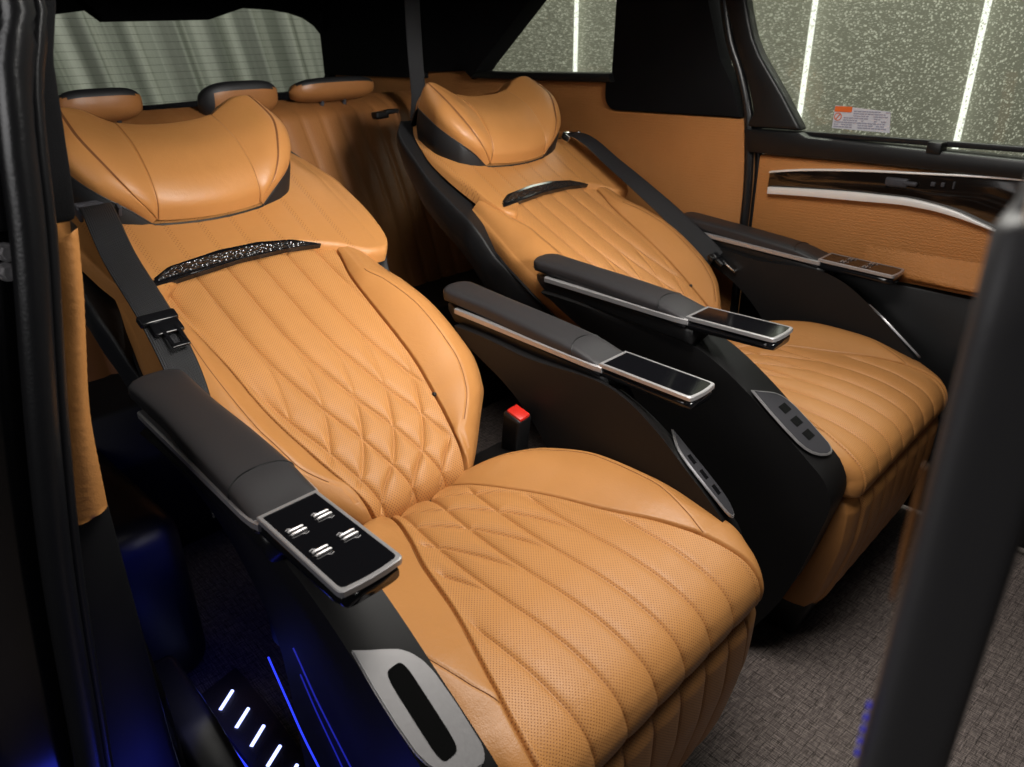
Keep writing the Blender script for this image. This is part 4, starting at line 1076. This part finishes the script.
def make_seat(loc, outer, label):
    """outer = -1 or +1: the side that faces the nearest van wall carries the buttons and the belt"""
    S = empty('captain_seat', loc); tag(S, label, 'car seat', 'reclined captain seats of the second row')
    br_ = part('backrest', shared('br', make_backrest), [M_TAN, M_PERF], S)
    for k, pts in enumerate(SEAMS['backrest']): part('stitch_line', shared(('bs', k), lambda: cord(pts)), M_SEAM, br_)
    part('shoulder_panel', shared(('sh', outer), lambda: make_shoulder(.165 if outer < 0 else .265)), M_DOT, S)
    part('back_shell', shared('shell', make_shell), M_SHELL, S)
    part('piping', shared('pip', shell_piping), M_SHELL, S)
    h = part('headrest', shared('hd', make_head), [M_TAN, M_SEAM, M_SHELL], S)
    part('back_cover', shared('hb', make_head_back), M_SHELL, h); part('rim_piping', shared('hr', head_rim), M_SHELL, h)
    v = part('vent', shared('vt', lambda: bm_mesh('vent', uv_prism(VO, .0, .017, .003))), M_GLOSS, S)
    part('grille', shared('vg', lambda: bm_mesh('grille', uv_prism(inset(VO, (.90, .62)), .010, .0185, .001))), M_GRILLE, v)
    cu_ = part('cushion', shared('cu', make_cushion), [M_TAN, M_PERF], S)
    for k, pts in enumerate(SEAMS['cushion']): part('stitch_line', shared(('cs', k), lambda: cord(pts)), M_SEAM, cu_)
    lr_ = part('leg_rest', shared('lr', make_legrest), [M_TAN, M_PERF], S)
    for k, pts in enumerate(SEAMS['leg_rest']): part('stitch_line', shared(('ls', k), lambda: cord(pts)), M_SEAM, lr_)
    part('cushion_frame', shared('cf', cushion_skirt), M_SATIN, S)
    part('seat_base', shared('sb', seat_base), M_SATIN, S)
    for sg in (-1, 1):
        out = (sg == outer)
        part('side_panel', shared(('sp', sg), lambda: side_panel(sg)), M_PANEL, S)
        if sg < 0 or True:
            tp = part('trim_plate', shared(('tp', sg, out), lambda: trim_plate(sg, out)), M_ALU, S)
            if out:
                slot = [(.086+.054*math.copysign(abs(math.cos(t))**.35, math.cos(t))+.12*(.0), .029+.0125*math.copysign(abs(math.sin(t))**.45, math.sin(t))+.05*.0*math.cos(t)) for t in np.linspace(0, 2*math.pi, 40, endpoint=False)]
                part('handle_recess', shared(('hrx', sg), lambda: bm_mesh('handle_recess', slab(sg, slot, .002, .0050, .0006))), M_HOLE, tp)
                tag(tp, 'bright metal plate with a long dark handle slot')
            else:
                c_ = np.mean(np.array(PL), 0); inner = [(c_[0]+(p[0]-c_[0])*.955, c_[1]+(p[1]-c_[1])*.90) for p in PL]
                part('plate_face', shared(('pf', sg), lambda: bm_mesh('plate_face', slab(sg, inner, .002, .0052, .0008))), M_DALU, tp)
                for k in range(3):
                    c = .046+.030*k
                    part('button', shared(('tb', sg, k), lambda: bm_mesh('button', slab(sg, [(c, .022), (c, .044), (c+.019, .046), (c+.019, .024)], .002, .0062, .001))), M_GLOSS, tp)
                tag(tp, 'dark plate with a silver rim and three square black buttons')
        arm = part('armrest', shared(('ar', sg), lambda: carrier(sg)), M_SATIN, S)
        part('arm_pad', shared(('pad', sg), lambda: make_pad(sg)), M_PAD, arm)
        part('pad_seam', shared(('ps', sg), lambda: pad_seam(sg)), M_SATIN, arm)
        part('edge_seam', shared(('es', sg), lambda: edge_seam(sg)), M_SATIN, arm)
        part('tray_frame', shared(('tf', sg), lambda: tray_frame(sg)), M_ALU, arm)
        for e in (-1, 1): part('side_rail', shared(('rail', sg, e), lambda: side_rail(sg, e)), M_ALU, arm)
        part('tray_underside', shared(('tu', sg), lambda: tray_under(sg)), M_GLOSS, arm)
        part('control_panel' if out else 'screen', shared(('tt', sg, out), lambda: tray_top(sg, 'control_panel' if out else 'screen')), M_SCREEN, arm)
        if out:
            for (dx, dy) in ((.045, -.018*sg*-1), (.040, -.016*-1*-sg), (.095, .017*sg), (.092, -.017*sg)):
                part('button', shared(('bt', sg, dx, dy), lambda: button(sg, dx, dy)), M_ALU, arm)
    # seat belt on the outer side
    sg = outer
    if sg < 0:
        bp = [bk(-.195, .745, .035), bk(-.200, .73, .052), bk(-.222, .58, .062), bk(-.232, .43, .070), bk(-.240, .33, .058), bk(-.258, .22, .025), bk(-.268, .13, -.02)]
        tu, tv, tw = -.233, .432, .075
    else:
        bp = [bk(.245, .757, .020), bk(.248, .735, .046), bk(.262, .58, .056), bk(.262, .42, .060), bk(.256, .25, .060), bk(.252, .175, .058)]
        tu, tv, tw = .252, .18, .062
    G, UV = ribbon(bp, [(0.05, 1, 0.02), (0.12*sg, 1, .15)] if sg < 0 else [(.05, 1, .05), (.25, .8, .35), (.36, .7, .6)], .053, .0012, 60)
    bl = part('seat_belt', shared(('belt', sg), lambda: grid_mesh('seat_belt', G, UV, wrap=True)), M_BELT, S)
    bm = bmesh.new(); c0 = bk(-.195 if sg < 0 else .246, .744, .040)
    rot = Matrix((Vector((0, 1, 0)), Vector(AV), Vector(NV))).transposed()
    rbox(bm, c0+NV*.006, (.066, .012, .006), .003, 2, rot); rbox(bm, c0+np.array([0, .032, 0])-AV*.012, (.007, .03, .02), .003, 2, rot); rbox(bm, c0+np.array([0, -.032, 0])-AV*.012, (.007, .03, .02), .003, 2, rot)
    part('belt_guide', shared(('bg', sg), lambda: bm_mesh('belt_guide', bm)), M_CHROME if sg > 0 else M_DALU, bl)
    bm = bmesh.new(); c0 = bk(tu, tv, tw); rbox(bm, c0, (.060, .020, .012), .004, 2, rot); rbox(bm, c0-AV*.022+np.array([0, .004, 0]), (.046, .026, .008), .003, 2, rot)
    part('belt_tongue', shared(('btg', sg), lambda: bm_mesh('belt_tongue', bm)), M_GLOSS, bl)
    bm = bmesh.new()
    c1 = c0-AV*.045+NV*.003+np.array([0, .006 if sg < 0 else .012, 0])
    for dy in (-.011, .011): rbox(bm, c1+np.array([0, dy, 0]), (.006, .044, .004), .001, 2, rot)
    rbox(bm, c1-AV*.018, (.028, .007, .004), .001, 2, rot)
    part('metal_loop', shared(('bml', sg), lambda: bm_mesh('metal_loop', bm)), M_CHROME if sg > 0 else M_GLOSS, bl)
    # buckle on the inner side
    sgi = -outer
    b0 = np.array([.080, sgi*.240, .496])
    rb = Matrix.Rotation(R_(14), 3, 'Y') @ Matrix.Rotation(R_(sgi*8), 3, 'X')
    bm = bmesh.new(); rbox(bm, b0, (.042, .036, .095), .006, 3, rb); tube(bm, [b0+np.array([.0, 0, -.03]), b0+np.array([.03, 0, -.12])], .012, 8)
    bk_ = part('buckle', shared(('bu', sgi), lambda: bm_mesh('buckle', bm)), M_SATIN, S)
    bm = bmesh.new(); tip = Vector(b0)+rb @ Vector((.002, 0, .047)); rbox(bm, tip, (.036, .026, .009), .003, 2, rb)
    part('release_button', shared(('rb', sgi), lambda: bm_mesh('release_button', bm)), M_RED, bk_)
    # small side button on the bolster
    bm = bmesh.new(); bmesh.ops.create_uvsphere(bm, u_segments=14, v_segments=8, radius=.0045, matrix=Matrix.Translation(bk(.132, .150, .020)))
    part('bolster_stud', shared('stud', lambda: bm_mesh('bolster_stud', bm)), M_SATIN, S)
    return S
DY = .854
seatA = make_seat((0, 0, 0), -1, 'near tan quilted reclined seat with a lit step plate beside its left arm')
seatB = make_seat((0, DY, 0), 1, 'far tan quilted reclined seat standing beside the leather door panel')
# glowing lines stand in for blue LED reflections on the near seat's outer panel
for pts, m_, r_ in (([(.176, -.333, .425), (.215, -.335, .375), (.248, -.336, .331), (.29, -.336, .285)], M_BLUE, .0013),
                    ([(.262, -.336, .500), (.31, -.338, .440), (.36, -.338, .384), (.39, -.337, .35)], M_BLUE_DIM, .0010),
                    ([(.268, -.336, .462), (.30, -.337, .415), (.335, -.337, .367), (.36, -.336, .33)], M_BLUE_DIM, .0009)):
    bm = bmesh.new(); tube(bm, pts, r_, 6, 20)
    o = link('blue_reflection_line', bm_mesh('blue_reflection_line', bm), m_, seatA)
